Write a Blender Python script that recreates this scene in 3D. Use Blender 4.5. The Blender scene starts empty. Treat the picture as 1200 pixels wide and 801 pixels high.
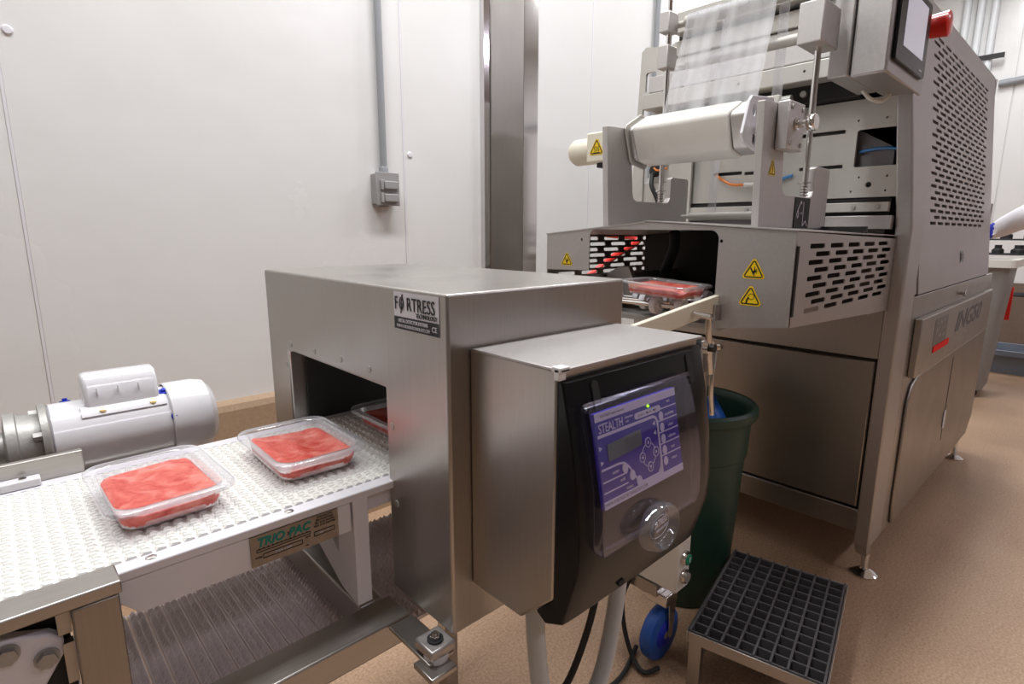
import bpy, bmesh, math, random
from mathutils import Vector, Matrix, noise
random.seed(7)
PI = math.pi
scn = bpy.context.scene
COL = scn.collection

# ------------------------------------------------------------------ camera, world, lights, exposure
cam_d = bpy.data.cameras.new('camera')
cam = bpy.data.objects.new('camera', cam_d)
COL.objects.link(cam)
yaw, pit, rol, FPX = 0.8181613, 0.1945053, 0.00328949, 655.63
fw = Vector((math.cos(yaw) * math.cos(pit), math.sin(yaw) * math.cos(pit), -math.sin(pit)))
rt = Vector((math.sin(yaw), -math.cos(yaw), 0))
up = rt.cross(fw)
r2 = rt * math.cos(rol) + up * math.sin(rol)
u2 = up * math.cos(rol) - rt * math.sin(rol)
cm = Matrix((r2, u2, -fw)).transposed().to_4x4()
cm.translation = (0, 0, 1.25)
cam.matrix_world = cm
cam_d.sensor_fit = 'HORIZONTAL'
cam_d.sensor_width = 36
cam_d.lens = FPX / 1200 * 36
cam_d.clip_start = 0.02
scn.camera = cam

w = bpy.data.worlds.new('world')
scn.world = w
w.use_nodes = True
w.node_tree.nodes['Background'].inputs[0].default_value = (0.9, 0.93, 1, 1)
w.node_tree.nodes['Background'].inputs[1].default_value = 0.25

scn.view_settings.view_transform = 'Standard'
scn.view_settings.look = 'None'
scn.view_settings.exposure = 0.0
scn.view_settings.gamma = 1
scn.view_settings.use_curve_mapping = False

ZC = 4.0
def area(x, y, sx, sy, power, z=ZC - 0.06, col=(0.965, 0.985, 1.0)):
    l = bpy.data.lights.new('tube_or_fill', 'AREA')
    l.shape = 'RECTANGLE'; l.size = sx; l.size_y = sy; l.energy = power; l.color = col
    o = bpy.data.objects.new('tube_or_fill', l)
    o.location = (x, y, z)
    COL.objects.link(o)
    return o
for lx, pw in ((-0.1, 60), (1.6, 62), (4.2, 62), (6.6, 42)):
    area(lx, 1.0, 1.3, 0.32, pw)
for lx, pw in ((0.5, 18), (3.4, 28), (6.0, 28)):  # cool fill lamps added on the camera side, out of view
    area(lx, -2.6, 1.3, 0.32, pw, col=(0.90, 0.87, 1))

# ------------------------------------------------------------------ materials
def nodes(name):
    m = bpy.data.materials.new(name); m.use_nodes = True
    nt = m.node_tree
    return m, nt, nt.nodes['Principled BSDF']
def setp(b, **k):
    for n, v in k.items():
        b.inputs[n.replace('_', ' ')].default_value = v
def c4(c): return (c[0], c[1], c[2], 1)
def plain(name, col, rough=0.5, metal=0.0, spec=0.5, var=0.0, scale=20, bump=0.0, bscale=200, coat=0.0):
    m, nt, b = nodes(name)
    setp(b, Base_Color=c4(col), Roughness=rough, Metallic=metal)
    b.inputs['Specular IOR Level'].default_value = spec
    b.inputs['Coat Weight'].default_value = coat
    tc = nt.nodes.new('ShaderNodeTexCoord')
    if var > 0:
        n = nt.nodes.new('ShaderNodeTexNoise'); n.inputs['Scale'].default_value = scale; n.inputs['Detail'].default_value = 5
        nt.links.new(tc.outputs['Object'], n.inputs['Vector'])
        r = nt.nodes.new('ShaderNodeMix'); r.data_type = 'RGBA'
        r.inputs[6].default_value = c4([x * (1 - var) for x in col]); r.inputs[7].default_value = c4([min(1, x * (1 + var)) for x in col])
        nt.links.new(n.outputs['Fac'], r.inputs[0]); nt.links.new(r.outputs[2], b.inputs['Base Color'])
    if bump > 0:
        n2 = nt.nodes.new('ShaderNodeTexNoise'); n2.inputs['Scale'].default_value = bscale; n2.inputs['Detail'].default_value = 3
        nt.links.new(tc.outputs['Object'], n2.inputs['Vector'])
        bp = nt.nodes.new('ShaderNodeBump'); bp.inputs['Strength'].default_value = bump; bp.inputs['Distance'].default_value = 0.002
        nt.links.new(n2.outputs['Fac'], bp.inputs['Height']); nt.links.new(bp.outputs['Normal'], b.inputs['Normal'])
    return m
def steel(name, col=(0.60, 0.57, 0.54), rough=0.3, stretch=(60, 60, 1.5), smudge=0.12, bump=0.05):
    """brushed stainless: grain stretched along one axis, cloudy wiping marks in the roughness"""
    m, nt, b = nodes(name)
    setp(b, Base_Color=c4(col), Roughness=rough, Metallic=1.0)
    tc = nt.nodes.new('ShaderNodeTexCoord')
    mp = nt.nodes.new('ShaderNodeMapping'); mp.inputs['Scale'].default_value = stretch
    nt.links.new(tc.outputs['Object'], mp.inputs['Vector'])
    g = nt.nodes.new('ShaderNodeTexNoise'); g.inputs['Scale'].default_value = 6; g.inputs['Detail'].default_value = 4
    nt.links.new(mp.outputs[0], g.inputs['Vector'])
    s = nt.nodes.new('ShaderNodeTexNoise'); s.inputs['Scale'].default_value = 7; s.inputs['Detail'].default_value = 6
    nt.links.new(tc.outputs['Object'], s.inputs['Vector'])
    a = nt.nodes.new('ShaderNodeMath'); a.operation = 'MULTIPLY_ADD'; a.inputs[1].default_value = smudge * 2; a.inputs[2].default_value = rough - smudge
    nt.links.new(s.outputs['Fac'], a.inputs[0])
    a2 = nt.nodes.new('ShaderNodeMath'); a2.operation = 'MULTIPLY_ADD'; a2.inputs[1].default_value = 0.12
    nt.links.new(g.outputs['Fac'], a2.inputs[0]); nt.links.new(a.outputs[0], a2.inputs[2])
    nt.links.new(a2.outputs[0], b.inputs['Roughness'])
    mx = nt.nodes.new('ShaderNodeMix'); mx.data_type = 'RGBA'
    mx.inputs[6].default_value = c4([x * 0.9 for x in col]); mx.inputs[7].default_value = c4([min(1, x * 1.08) for x in col])
    nt.links.new(g.outputs['Fac'], mx.inputs[0]); nt.links.new(mx.outputs[2], b.inputs['Base Color'])
    bp = nt.nodes.new('ShaderNodeBump'); bp.inputs['Strength'].default_value = bump; bp.inputs['Distance'].default_value = 0.001
    nt.links.new(g.outputs['Fac'], bp.inputs['Height']); nt.links.new(bp.outputs['Normal'], b.inputs['Normal'])
    return m
def clear(name, tint=(0.95, 0.95, 1), haze=(0.8, 0.8, 0.85), haze_amt=0.15, gloss=0.1, rough=0.12, streak=None, fres=0.8):
    """thin clear plastic: transparent + milky diffuse + gloss"""
    m, nt, b = nodes(name)
    nt.nodes.remove(b)
    out = nt.nodes['Material Output']
    t = nt.nodes.new('ShaderNodeBsdfTransparent'); t.inputs[0].default_value = c4(tint)
    d = nt.nodes.new('ShaderNodeBsdfDiffuse'); d.inputs[0].default_value = c4(haze)
    tl = nt.nodes.new('ShaderNodeBsdfTranslucent'); tl.inputs[0].default_value = c4(haze)
    dm = nt.nodes.new('ShaderNodeMixShader'); dm.inputs[0].default_value = 0.4
    nt.links.new(d.outputs[0], dm.inputs[1]); nt.links.new(tl.outputs[0], dm.inputs[2])
    m1 = nt.nodes.new('ShaderNodeMixShader'); m1.inputs[0].default_value = haze_amt
    nt.links.new(t.outputs[0], m1.inputs[1]); nt.links.new(dm.outputs[0], m1.inputs[2])
    if streak:
        tc = nt.nodes.new('ShaderNodeTexCoord')
        mp = nt.nodes.new('ShaderNodeMapping'); mp.inputs['Scale'].default_value = streak
        n = nt.nodes.new('ShaderNodeTexNoise'); n.inputs['Scale'].default_value = 5; n.inputs['Detail'].default_value = 1
        nt.links.new(tc.outputs['Object'], mp.inputs['Vector']); nt.links.new(mp.outputs[0], n.inputs['Vector'])
        mr = nt.nodes.new('ShaderNodeMapRange'); mr.inputs[1].default_value = 0.35; mr.inputs[2].default_value = 0.75
        mr.inputs[3].default_value = haze_amt * 0.6; mr.inputs[4].default_value = haze_amt * 1.8
        nt.links.new(n.outputs['Fac'], mr.inputs[0]); nt.links.new(mr.outputs[0], m1.inputs[0])
    g = nt.nodes.new('ShaderNodeBsdfGlossy'); g.inputs['Roughness'].default_value = rough; g.inputs[0].default_value = (1, 1, 1, 1)
    fr = nt.nodes.new('ShaderNodeFresnel'); fr.inputs[0].default_value = 1.45
    ad = nt.nodes.new('ShaderNodeMath'); ad.operation = 'MULTIPLY_ADD'; ad.inputs[1].default_value = fres; ad.inputs[2].default_value = gloss * 0.3
    nt.links.new(fr.outputs[0], ad.inputs[0])
    m2 = nt.nodes.new('ShaderNodeMixShader')
    nt.links.new(ad.outputs[0], m2.inputs[0]); nt.links.new(m1.outputs[0], m2.inputs[1]); nt.links.new(g.outputs[0], m2.inputs[2])
    nt.links.new(m2.outputs[0], out.inputs[0])
    return m
def emissive(name, col, strength):
    m, nt, b = nodes(name)
    setp(b, Base_Color=c4(col), Roughness=0.3)
    b.inputs['Emission Color'].default_value = c4(col); b.inputs['Emission Strength'].default_value = strength
    return m
def floor_mat():
    m, nt, b = nodes('quartz_floor')
    tc = nt.nodes.new('ShaderNodeTexCoord')
    n1 = nt.nodes.new('ShaderNodeTexNoise'); n1.inputs['Scale'].default_value = 130; n1.inputs['Detail'].default_value = 3
    n2 = nt.nodes.new('ShaderNodeTexNoise'); n2.inputs['Scale'].default_value = 2.2; n2.inputs['Detail'].default_value = 6
    v = nt.nodes.new('ShaderNodeTexVoronoi'); v.inputs['Scale'].default_value = 260
    for n in (n1, n2, v): nt.links.new(tc.outputs['Object'], n.inputs['Vector'])
    r = nt.nodes.new('ShaderNodeValToRGB')
    e = r.color_ramp.elements
    e[0].position = 0.3; e[0].color = (0.26, 0.15, 0.088, 1)
    e[1].position = 0.72; e[1].color = (0.66, 0.46, 0.31, 1)
    nt.links.new(n1.outputs['Fac'], r.inputs[0])
    r2_ = nt.nodes.new('ShaderNodeValToRGB')
    e = r2_.color_ramp.elements
    e[0].position = 0.3; e[0].color = (0.36, 0.225, 0.14, 1)
    e[1].position = 0.7; e[1].color = (0.56, 0.375, 0.245, 1)
    nt.links.new(n2.outputs['Fac'], r2_.inputs[0])
    mx = nt.nodes.new('ShaderNodeMix'); mx.data_type = 'RGBA'; mx.inputs[0].default_value = 0.5
    nt.links.new(r.outputs[0], mx.inputs[6]); nt.links.new(r2_.outputs[0], mx.inputs[7])
    nt.links.new(mx.outputs[2], b.inputs['Base Color'])
    bp = nt.nodes.new('ShaderNodeBump'); bp.inputs['Strength'].default_value = 0.35; bp.inputs['Distance'].default_value = 0.002
    nt.links.new(v.outputs['Distance'], bp.inputs['Height']); nt.links.new(bp.outputs['Normal'], b.inputs['Normal'])
    setp(b, Roughness=0.42)
    return m
def wall_mat():
    m, nt, b = nodes('white_wall_panel')
    setp(b, Base_Color=(0.80, 0.79, 0.78, 1), Roughness=0.22)
    tc = nt.nodes.new('ShaderNodeTexCoord')
    n = nt.nodes.new('ShaderNodeTexNoise'); n.inputs['Scale'].default_value = 3.0; n.inputs['Detail'].default_value = 3
    n2 = nt.nodes.new('ShaderNodeTexNoise'); n2.inputs['Scale'].default_value = 1.5; n2.inputs['Detail'].default_value = 7
    for q in (n, n2): nt.links.new(tc.outputs['Object'], q.inputs['Vector'])
    bp = nt.nodes.new('ShaderNodeBump'); bp.inputs['Strength'].default_value = 0.25; bp.inputs['Distance'].default_value = 0.02
    nt.links.new(n.outputs['Fac'], bp.inputs['Height']); nt.links.new(bp.outputs['Normal'], b.inputs['Normal'])
    mr = nt.nodes.new('ShaderNodeMapRange'); mr.inputs[3].default_value = 0.16; mr.inputs[4].default_value = 0.34
    nt.links.new(n2.outputs['Fac'], mr.inputs[0]); nt.links.new(mr.outputs[0], b.inputs['Roughness'])
    return m
def meat_mat():
    m, nt, b = nodes('raw_mince')
    tc = nt.nodes.new('ShaderNodeTexCoord')
    n = nt.nodes.new('ShaderNodeTexNoise'); n.inputs['Scale'].default_value = 26; n.inputs['Detail'].default_value = 8; n.inputs['Distortion'].default_value = 1.6
    n3 = nt.nodes.new('ShaderNodeTexNoise'); n3.inputs['Scale'].default_value = 90; n3.inputs['Detail'].default_value = 5; n3.inputs['Distortion'].default_value = 2.5
    for q in (n, n3): nt.links.new(tc.outputs['Object'], q.inputs['Vector'])
    r = nt.nodes.new('ShaderNodeValToRGB')
    e = r.color_ramp.elements
    e[0].position = 0.3; e[0].color = (0.56, 0.045, 0.033, 1)
    e[1].position = 0.72; e[1].color = (0.80, 0.30, 0.25, 1)
    x = r.color_ramp.elements.new(0.52); x.color = (0.72, 0.15, 0.115, 1)
    nt.links.new(n.outputs['Fac'], r.inputs[0]); nt.links.new(r.outputs[0], b.inputs['Base Color'])
    bp = nt.nodes.new('ShaderNodeBump'); bp.inputs['Strength'].default_value = 0.5; bp.inputs['Distance'].default_value = 0.003
    nt.links.new(n3.outputs['Fac'], bp.inputs['Height']); nt.links.new(bp.outputs['Normal'], b.inputs['Normal'])
    setp(b, Roughness=0.38)
    b.inputs['Subsurface Weight'].default_value = 0.25
    b.inputs['Subsurface Radius'].default_value = (0.01, 0.003, 0.002)
    b.inputs['Subsurface Scale'].default_value = 0.4
    return m
M = dict(
    steel=steel('brushed_steel', (0.45, 0.425, 0.40)), steel_h=steel('brushed_steel_lengthwise', (0.45, 0.425, 0.40), stretch=(2, 60, 60)),
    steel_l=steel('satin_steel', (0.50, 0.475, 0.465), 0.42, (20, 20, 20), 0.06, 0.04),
    steel_shaded=steel('shaded_brushed_steel', (0.36, 0.33, 0.30), 0.34), blast=steel('bead_blasted_steel', (0.60, 0.575, 0.56), 0.5, (30, 30, 30), 0.05, 0.05),  # first one: brushed steel with dark reflections and shade put into its colour
    grey=plain('pale_grey_coating', (0.52, 0.50, 0.46), 0.5, 0.35, var=0.06),
    chrome=plain('polished_steel', (0.72, 0.70, 0.68), 0.12, 1.0),
    mirror=plain('mirror_flashing', (0.70, 0.68, 0.69), 0.1, 1.0),
    alu=plain('cast_aluminium', (0.42, 0.41, 0.39), 0.5, 0.6, var=0.15, scale=60, bump=0.2),
    white=plain('white_plastic', (0.80, 0.78, 0.82), 0.38, var=0.02),
    belt=plain('white_belt_plastic', (0.86, 0.85, 0.81), 0.45),
    beltd=plain('worn_belt_pink_lit', (0.76, 0.68, 0.68), 0.5, var=0.15, scale=15),  # pinkish light on the lower run is worked into this colour
    enamel=plain('white_motor_enamel', (0.80, 0.79, 0.82), 0.18, coat=0.5, bump=0.05, bscale=60),
    cream=plain('cream_plastic', (0.78, 0.73, 0.60), 0.45, var=0.05, scale=12),
    offwhite=plain('offwhite_housing', (0.72, 0.70, 0.65), 0.4),
    black=plain('black_plastic', (0.006, 0.006, 0.007), 0.24, spec=0.22),
    rubber=plain('black_rubber', (0.015, 0.015, 0.016), 0.6),
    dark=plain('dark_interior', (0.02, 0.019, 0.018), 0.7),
    gap=plain('dark_gap', (0.015, 0.014, 0.013), 0.8),
    grate=plain('grey_black_grating', (0.09, 0.082, 0.088), 0.55, var=0.2, scale=30, bump=0.4, bscale=300),
    green=plain('dark_green_plastic', (0.012, 0.05, 0.032), 0.42, var=0.15, scale=10, bump=0.1),
    blue=plain('blue_rubber', (0.02, 0.10, 0.42), 0.4), blueb=plain('blue_film_bag', (0.03, 0.19, 0.75), 0.35, var=0.1),
    bluecap=plain('deep_blue_plastic', (0.01, 0.03, 0.50), 0.4),
    bluetube=plain('blue_air_tube', (0.05, 0.25, 0.60), 0.3), orange=plain('orange_air_tube', (0.75, 0.22, 0.04), 0.35),
    redprint=plain('red_print', (0.85, 0.008, 0.004), 0.6, spec=0.2), red=plain('red_plastic', (0.75, 0.02, 0.012), 0.3, coat=0.3), yellow=plain('safety_yellow', (0.86, 0.58, 0.0), 0.4),
    purple=plain('purple_keypad', (0.055, 0.03, 0.40), 0.35), lilac=plain('pale_print', (0.88, 0.82, 0.93), 0.4),
    lcd=plain('lcd_glass', (0.17, 0.20, 0.18), 0.25), screen=emissive('touch_screen', (0.62, 0.62, 0.72), 0.35),
    led=emissive('green_led', (0.3, 1.0, 0.0), 3), greenbtn=plain('green_button', (0.0, 0.25, 0.12), 0.3),
    ink=plain('black_ink', (0.01, 0.01, 0.012), 0.5), teal=plain('teal_ink', (0.0, 0.24, 0.20), 0.5),
    label=plain('white_sticker', (0.72, 0.71, 0.76), 0.35), foil=plain('scratched_nameplate', (0.30, 0.255, 0.21), 0.35, 0.5, var=0.35, scale=90),
    etched=plain('etched_print', (0.13, 0.125, 0.13), 0.5, 0.3), engrave=plain('engraved_grey', (0.22, 0.21, 0.21), 0.5, 0.5),
    film=clear('clear_film', haze=(0.95, 0.95, 0.97), haze_amt=0.30, gloss=0.2, rough=0.22, streak=(1, 4.5, 0.5), fres=0.4),
    filmroll=plain('wound_film', (0.84, 0.82, 0.77), 0.22, var=0.06, scale=14, coat=0.4),
    tray=clear('clear_tray', haze=(0.86, 0.86, 0.90), haze_amt=0.25, gloss=0.4, rough=0.16, fres=0.5),
    cover=clear('clear_cover', tint=(0.90, 0.90, 0.97), haze=(0.5, 0.5, 0.6), haze_amt=0.006, gloss=0.03, rough=0.06, fres=0.14),
    dome=clear('clear_dome', tint=(0.85, 0.85, 0.88), haze=(0.75, 0.75, 0.75), haze_amt=0.10, gloss=0.3, rough=0.06, fres=0.45),
    meat=meat_mat(), floor=floor_mat(), wall=wall_mat(),
    curb=plain('tan_curb', (0.42, 0.29, 0.19), 0.5, var=0.22, scale=120, bump=0.3), curbd=plain('brown_curb', (0.17, 0.125, 0.095), 0.5, var=0.2, scale=60),
    wallback=plain('rear_wall_grey', (0.42, 0.41, 0.40), 0.5), ceil=plain('ceiling_white', (0.75, 0.74, 0.72), 0.6), wallplain=plain('far_wall_white', (0.74, 0.73, 0.71), 0.4),
    pvc=plain('grey_conduit', (0.30, 0.31, 0.33), 0.4), boxgrey=plain('grey_switch_box', (0.34, 0.33, 0.33), 0.45),
    pipe=plain('white_pipe', (0.72, 0.74, 0.76), 0.35), tub=plain('blue_grey_tub', (0.18, 0.21, 0.26), 0.45),
    bin=plain('grey_bin', (0.26, 0.25, 0.24), 0.5), hose=plain('pale_grey_hose', (0.50, 0.52, 0.52), 0.35, bump=0.3, bscale=120),
    cloth=plain('white_coat_cloth', (0.80, 0.78, 0.82), 0.8, bump=0.4, bscale=60), skin=plain('skin', (0.55, 0.33, 0.24), 0.5),
    trouser=plain('dark_trousers', (0.03, 0.03, 0.04), 0.8), tape=plain('white_tape', (0.8, 0.8, 0.8), 0.5),
    strap=plain('chrome_yellow_screw', (0.75, 0.55, 0.25), 0.3, 0.8),
)

# ------------------------------------------------------------------ mesh helpers
WM = {}
def thing(name, label, cat, loc=(0, 0, 0), group=None, rotz=0.0):
    o = bpy.data.objects.new(name, None)
    o.empty_display_size = 0.05
    o.location = loc; o.rotation_euler = (0, 0, rotz)
    o['label'] = label; o['category'] = cat
    if group: o['group'] = group
    COL.objects.link(o)
    WM[o.name] = Matrix.Translation(Vector(loc)) @ Matrix.Rotation(rotz, 4, 'Z')
    return o
def tag(o, label=None, cat=None, group=None, kind=None):
    if label: o['label'] = label
    if cat: o['category'] = cat
    if group: o['group'] = group
    if kind: o['kind'] = kind
    return o
I4 = Matrix.Identity(4)
class MB:
    """collects shapes (world coordinates), links them as ONE mesh object"""
    def __init__(s): s.bm = bmesh.new(); s.mats = []; s.mi = 0
    def mat(s, m):
        if m not in s.mats: s.mats.append(m)
        s.mi = s.mats.index(m); return s
    def _f(s, vs):
        try:
            f = s.bm.faces.new(vs); f.material_index = s.mi; return f
        except ValueError: return None
    def box(s, a, b, T=I4):
        x0, y0, z0 = a; x1, y1, z1 = b
        v = [s.bm.verts.new(T @ Vector(p)) for p in ((x0,y0,z0),(x1,y0,z0),(x1,y1,z0),(x0,y1,z0),(x0,y0,z1),(x1,y0,z1),(x1,y1,z1),(x0,y1,z1))]
        for q in ((3,2,1,0),(4,5,6,7),(0,1,5,4),(1,2,6,5),(2,3,7,6),(3,0,4,7)): s._f([v[i] for i in q])
        return s
    def prism(s, pts, T, d0, d1):
        """polygon in T's local xy, extruded along local z"""
        n = len(pts)
        a = [s.bm.verts.new(T @ Vector((p[0], p[1], d0))) for p in pts]
        b = [s.bm.verts.new(T @ Vector((p[0], p[1], d1))) for p in pts]
        s._f(a[::-1]); s._f(b)
        for i in range(n): s._f([a[i], a[(i+1)%n], b[(i+1)%n], b[i]])
        return s
    def quad(s, pts):
        s._f([s.bm.verts.new(Vector(p)) for p in pts]); return s
    def cyl(s, p, q, r0, r1=None, n=24, cap=True):
        p, q = Vector(p), Vector(q); r1 = r0 if r1 is None else r1
        d = (q - p).normalized()
        e = d.orthogonal().normalized(); f = d.cross(e)
        A = [s.bm.verts.new(p + (e*math.cos(2*PI*i/n) + f*math.sin(2*PI*i/n))*r0) for i in range(n)]
        B = [s.bm.verts.new(q + (e*math.cos(2*PI*i/n) + f*math.sin(2*PI*i/n))*r1) for i in range(n)]
        for i in range(n): s._f([A[i], A[(i+1)%n], B[(i+1)%n], B[i]])
        if cap: s._f(A[::-1]); s._f(B)
        return s
    def lathe(s, p, d, prof, n=32):
        """prof: list of (radius, distance along d)"""
        p, d = Vector(p), Vector(d).normalized()
        e = d.orthogonal().normalized(); f = d.cross(e)
        R = []
        for r, h in prof:
            if r < 1e-6: R.append([s.bm.verts.new(p + d*h)])
            else: R.append([s.bm.verts.new(p + d*h + (e*math.cos(2*PI*i/n) + f*math.sin(2*PI*i/n))*r) for i in range(n)])
        for A, B in zip(R, R[1:]):
            for i in range(n):
                j = (i+1) % n
                if len(A) == 1 and len(B) == 1: break
                if len(A) == 1: s._f([A[0], B[j], B[i]])
                elif len(B) == 1: s._f([A[i], A[j], B[0]])
                else: s._f([A[i], A[j], B[j], B[i]])
        return s
    def tube(s, path, r, n=10, smooth=6):
        P = [Vector(p) for p in path]
        if smooth and len(P) > 2:
            Q = []
            E = [P[0]*2 - P[1]] + P + [P[-1]*2 - P[-2]]
            for i in range(1, len(E)-2):
                for k in range(smooth):
                    t = k/smooth; a, b, c, d = E[i-1], E[i], E[i+1], E[i+2]
                    Q.append(0.5*((2*b) + (c-a)*t + (2*a-5*b+4*c-d)*t*t + (3*b-a-3*c+d)*t**3))
            Q.append(P[-1]); P = Q
        rings = []; prev = None
        for i, p in enumerate(P):
            d = (P[min(i+1, len(P)-1)] - P[max(i-1, 0)]).normalized()
            if prev is None: e = d.orthogonal().normalized()
            else: e = (prev - d*prev.dot(d)).normalized()
            prev = e; f = d.cross(e)
            rings.append([s.bm.verts.new(p + (e*math.cos(2*PI*k/n) + f*math.sin(2*PI*k/n))*r) for k in range(n)])
        for A, B in zip(rings, rings[1:]):
            for k in range(n): s._f([A[k], A[(k+1)%n], B[(k+1)%n], B[k]])
        s._f(rings[0][::-1]); s._f(rings[-1])
        return s
    def loft(s, rings, cap0=True, cap1=True):
        R = [[s.bm.verts.new(Vector(p)) for p in r] for r in rings]
        n = len(R[0])
        for A, B in zip(R, R[1:]):
            for k in range(n): s._f([A[k], A[(k+1)%n], B[(k+1)%n], B[k]])
        if cap0: s._f(R[0][::-1])
        if cap1: s._f(R[-1])
        return s
    def add_mesh(s, me, T):
        off = len(s.bm.verts); vs = [s.bm.verts.new(T @ v.co) for v in me.vertices]
        for p in me.polygons: s._f([vs[i] for i in p.vertices])
        return s
    def build(s, name, mat=None, parent=None, bevel=0.0, smooth=True, seg=2, angle=35):
        inv = WM[parent.name].inverted() if parent is not None else I4
        bmesh.ops.transform(s.bm, matrix=inv, verts=s.bm.verts)
        bmesh.ops.recalc_face_normals(s.bm, faces=s.bm.faces)
        me = bpy.data.meshes.new(name); s.bm.to_mesh(me); s.bm.free()
        for m in (s.mats or [mat]): me.materials.append(M[m])
        o = bpy.data.objects.new(name, me); COL.objects.link(o)
        if parent is not None: o.parent = parent
        WM[o.name] = WM[parent.name] if parent is not None else I4
        if smooth:
            for p in me.polygons: p.use_smooth = True
            me.set_sharp_from_angle(angle=math.radians(angle))
        if bevel > 0:
            b = o.modifiers.new('bevel', 'BEVEL'); b.width = bevel; b.segments = seg; b.limit_method = 'ANGLE'; b.angle_limit = math.radians(40)
        return o
def FX(x): # a plane facing -X: local x -> -Y, local y -> Z, local z -> -X   (coordinates are given as (-y, z))
    return Matrix(((0, 0, -1, x), (-1, 0, 0, 0), (0, 1, 0, 0), (0, 0, 0, 1)))
def FY(y): # a plane facing -Y: local x -> X, local y -> Z, local z -> -Y
    return Matrix(((1, 0, 0, 0), (0, 0, -1, y), (0, 1, 0, 0), (0, 0, 0, 1)))
def FZ(z): return Matrix.Translation((0, 0, z))
def yz(pts): return [(-p[0], p[1]) for p in pts]
def rrect(x0, y0, x1, y1, r, n=4):
    r = min(r, abs(x1-x0)/2 - 1e-5, abs(y1-y0)/2 - 1e-5); P = []
    for cx, cy, a in ((x1-r, y1-r, 0), (x0+r, y1-r, 1), (x0+r, y0+r, 2), (x1-r, y0+r, 3)):
        for k in range(n+1):
            t = (a + k/n)*PI/2; P.append((cx + r*math.cos(t), cy + r*math.sin(t)))
    return P
DG = None
def curve_mesh(outer, holes, ext):
    cu = bpy.data.curves.new('plate', 'CURVE'); cu.dimensions = '2D'; cu.fill_mode = 'BOTH'; cu.extrude = ext
    for pts in [outer] + holes:
        sp = cu.splines.new('POLY'); sp.points.add(len(pts)-1); sp.use_cyclic_u = True
        for p, q in zip(sp.points, pts): p.co = (q[0], q[1], 0, 1)
    o = bpy.data.objects.new('plate', cu); COL.objects.link(o)
    dg = bpy.context.evaluated_depsgraph_get()
    me = bpy.data.meshes.new_from_object(o.evaluated_get(dg))
    bpy.data.objects.remove(o); bpy.data.curves.remove(cu)
    return me
def plate(name, mat, parent, outer, holes, T, thick, bevel=0.0):
    """sheet with holes; front face on T's plane, thickness behind it"""
    me = curve_mesh(outer, holes, thick/2)
    mb = MB(); mb.add_mesh(me, T @ Matrix.Translation((0, 0, -thick/2))); bpy.data.meshes.remove(me)
    bmesh.ops.remove_doubles(mb.bm, verts=mb.bm.verts, dist=1e-6)
    return mb.build(name, mat, parent, smooth=False, bevel=bevel)
def text_mesh(t, size, ext=0.0003, shear=0.0, sx=1.0, bold=0.0, align='CENTER'):
    cu = bpy.data.curves.new('lettering', 'FONT'); cu.body = t; cu.size = size; cu.extrude = ext; cu.shear = shear
    cu.align_x = align; cu.align_y = 'CENTER'; cu.offset = bold; cu.resolution_u = 3
    o = bpy.data.objects.new('lettering', cu); COL.objects.link(o)
    dg = bpy.context.evaluated_depsgraph_get()
    me = bpy.data.meshes.new_from_object(o.evaluated_get(dg))
    bpy.data.objects.remove(o); bpy.data.curves.remove(cu)
    for v in me.vertices: v.co.x *= sx
    return me
def put_text(mb, t, T, x, y, size, **k):
    me = text_mesh(t, size, **k); mb.add_mesh(me, T @ Matrix.Translation((x, y, 0.0004))); bpy.data.meshes.remove(me)
def strip(mb, pts, wd, T, d=0.0006, d0=0.0):
    """a printed line of given width along 2D points"""
    for (x0, y0), (x1, y1) in zip(pts, pts[1:]):
        a = Vector((x1-x0, y1-y0)); L = a.length
        if L < 1e-9: continue
        a /= L; n = Vector((-a.y, a.x))*wd/2
        mb.prism([(x0-n.x, y0-n.y), (x1-n.x, y1-n.y), (x1+n.x, y1+n.y), (x0+n.x, y0+n.y)], T, d0, d)
def copy_tree(o, parent=None):
    c = o.copy(); COL.objects.link(c)
    if parent is not None: c.parent = parent
    for ch in list(o.children): copy_tree(ch, c)
    return c
def hexbolt(mb, p, d, r, h): mb.cyl(p, Vector(p) + Vector(d).normalized()*h, r, n=6)

# ------------------------------------------------------------------ the room
def struct(o): o['kind'] = 'structure'; return o
XN, XF_, YL, YR = -5.0, 8.2, 2.19, -6.0
struct(MB().box((XN, YR, -0.1), (XF_, YL, 0)).build('floor', 'floor', smooth=False))
struct(MB().box((XN, YR, ZC), (XF_, YL, ZC+0.1)).build('ceiling', 'ceil', smooth=False))
wl = struct(MB().box((XN, YL+0.02, 0), (XF_, YL+0.14, ZC)).build('wall_left', 'wallplain', smooth=False))
seams = [XN, -1.18, 0.10, 1.40, 2.667, 3.94, 5.21, 6.48, XF_]
for a, b in zip(seams, seams[1:]):
    MB().box((a+0.0025, YL, 0.60), (b-0.0025, YL+0.02, ZC)).build('wall_panel', 'wall', wl, bevel=0.003)
for x, z in ((0.13, 1.794), (1.43, 1.58)):
    MB().lathe((x, YL, z), (0, -1, 0), [(0.0, 0.006), (0.010, 0.005), (0.014, 0)], n=16).build('panel_rivet', 'white', wl)
struct(MB().prism([(YL+0.02, 0.0), (YL-0.05, 0.0), (YL-0.05, 0.60), (YL-0.042, 0.622), (YL+0.02, 0.635)], Matrix(((0,0,1,0),(1,0,0,0),(0,1,0,0),(0,0,0,1))), XN, XF_).build('baseboard_left', 'curb', smooth=False))
for x in seams[1:-1]:
    MB().box((x-0.0035, YL-0.0015, 0.636), (x+0.0035, YL+0.012, ZC)).build('seam_caulk', 'white', wl)
tr = struct(MB().box((1.875, YL-0.035, 0.62), (2.095, YL-0.002, ZC)).build('trim_1', 'steel', bevel=0.004))
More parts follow.
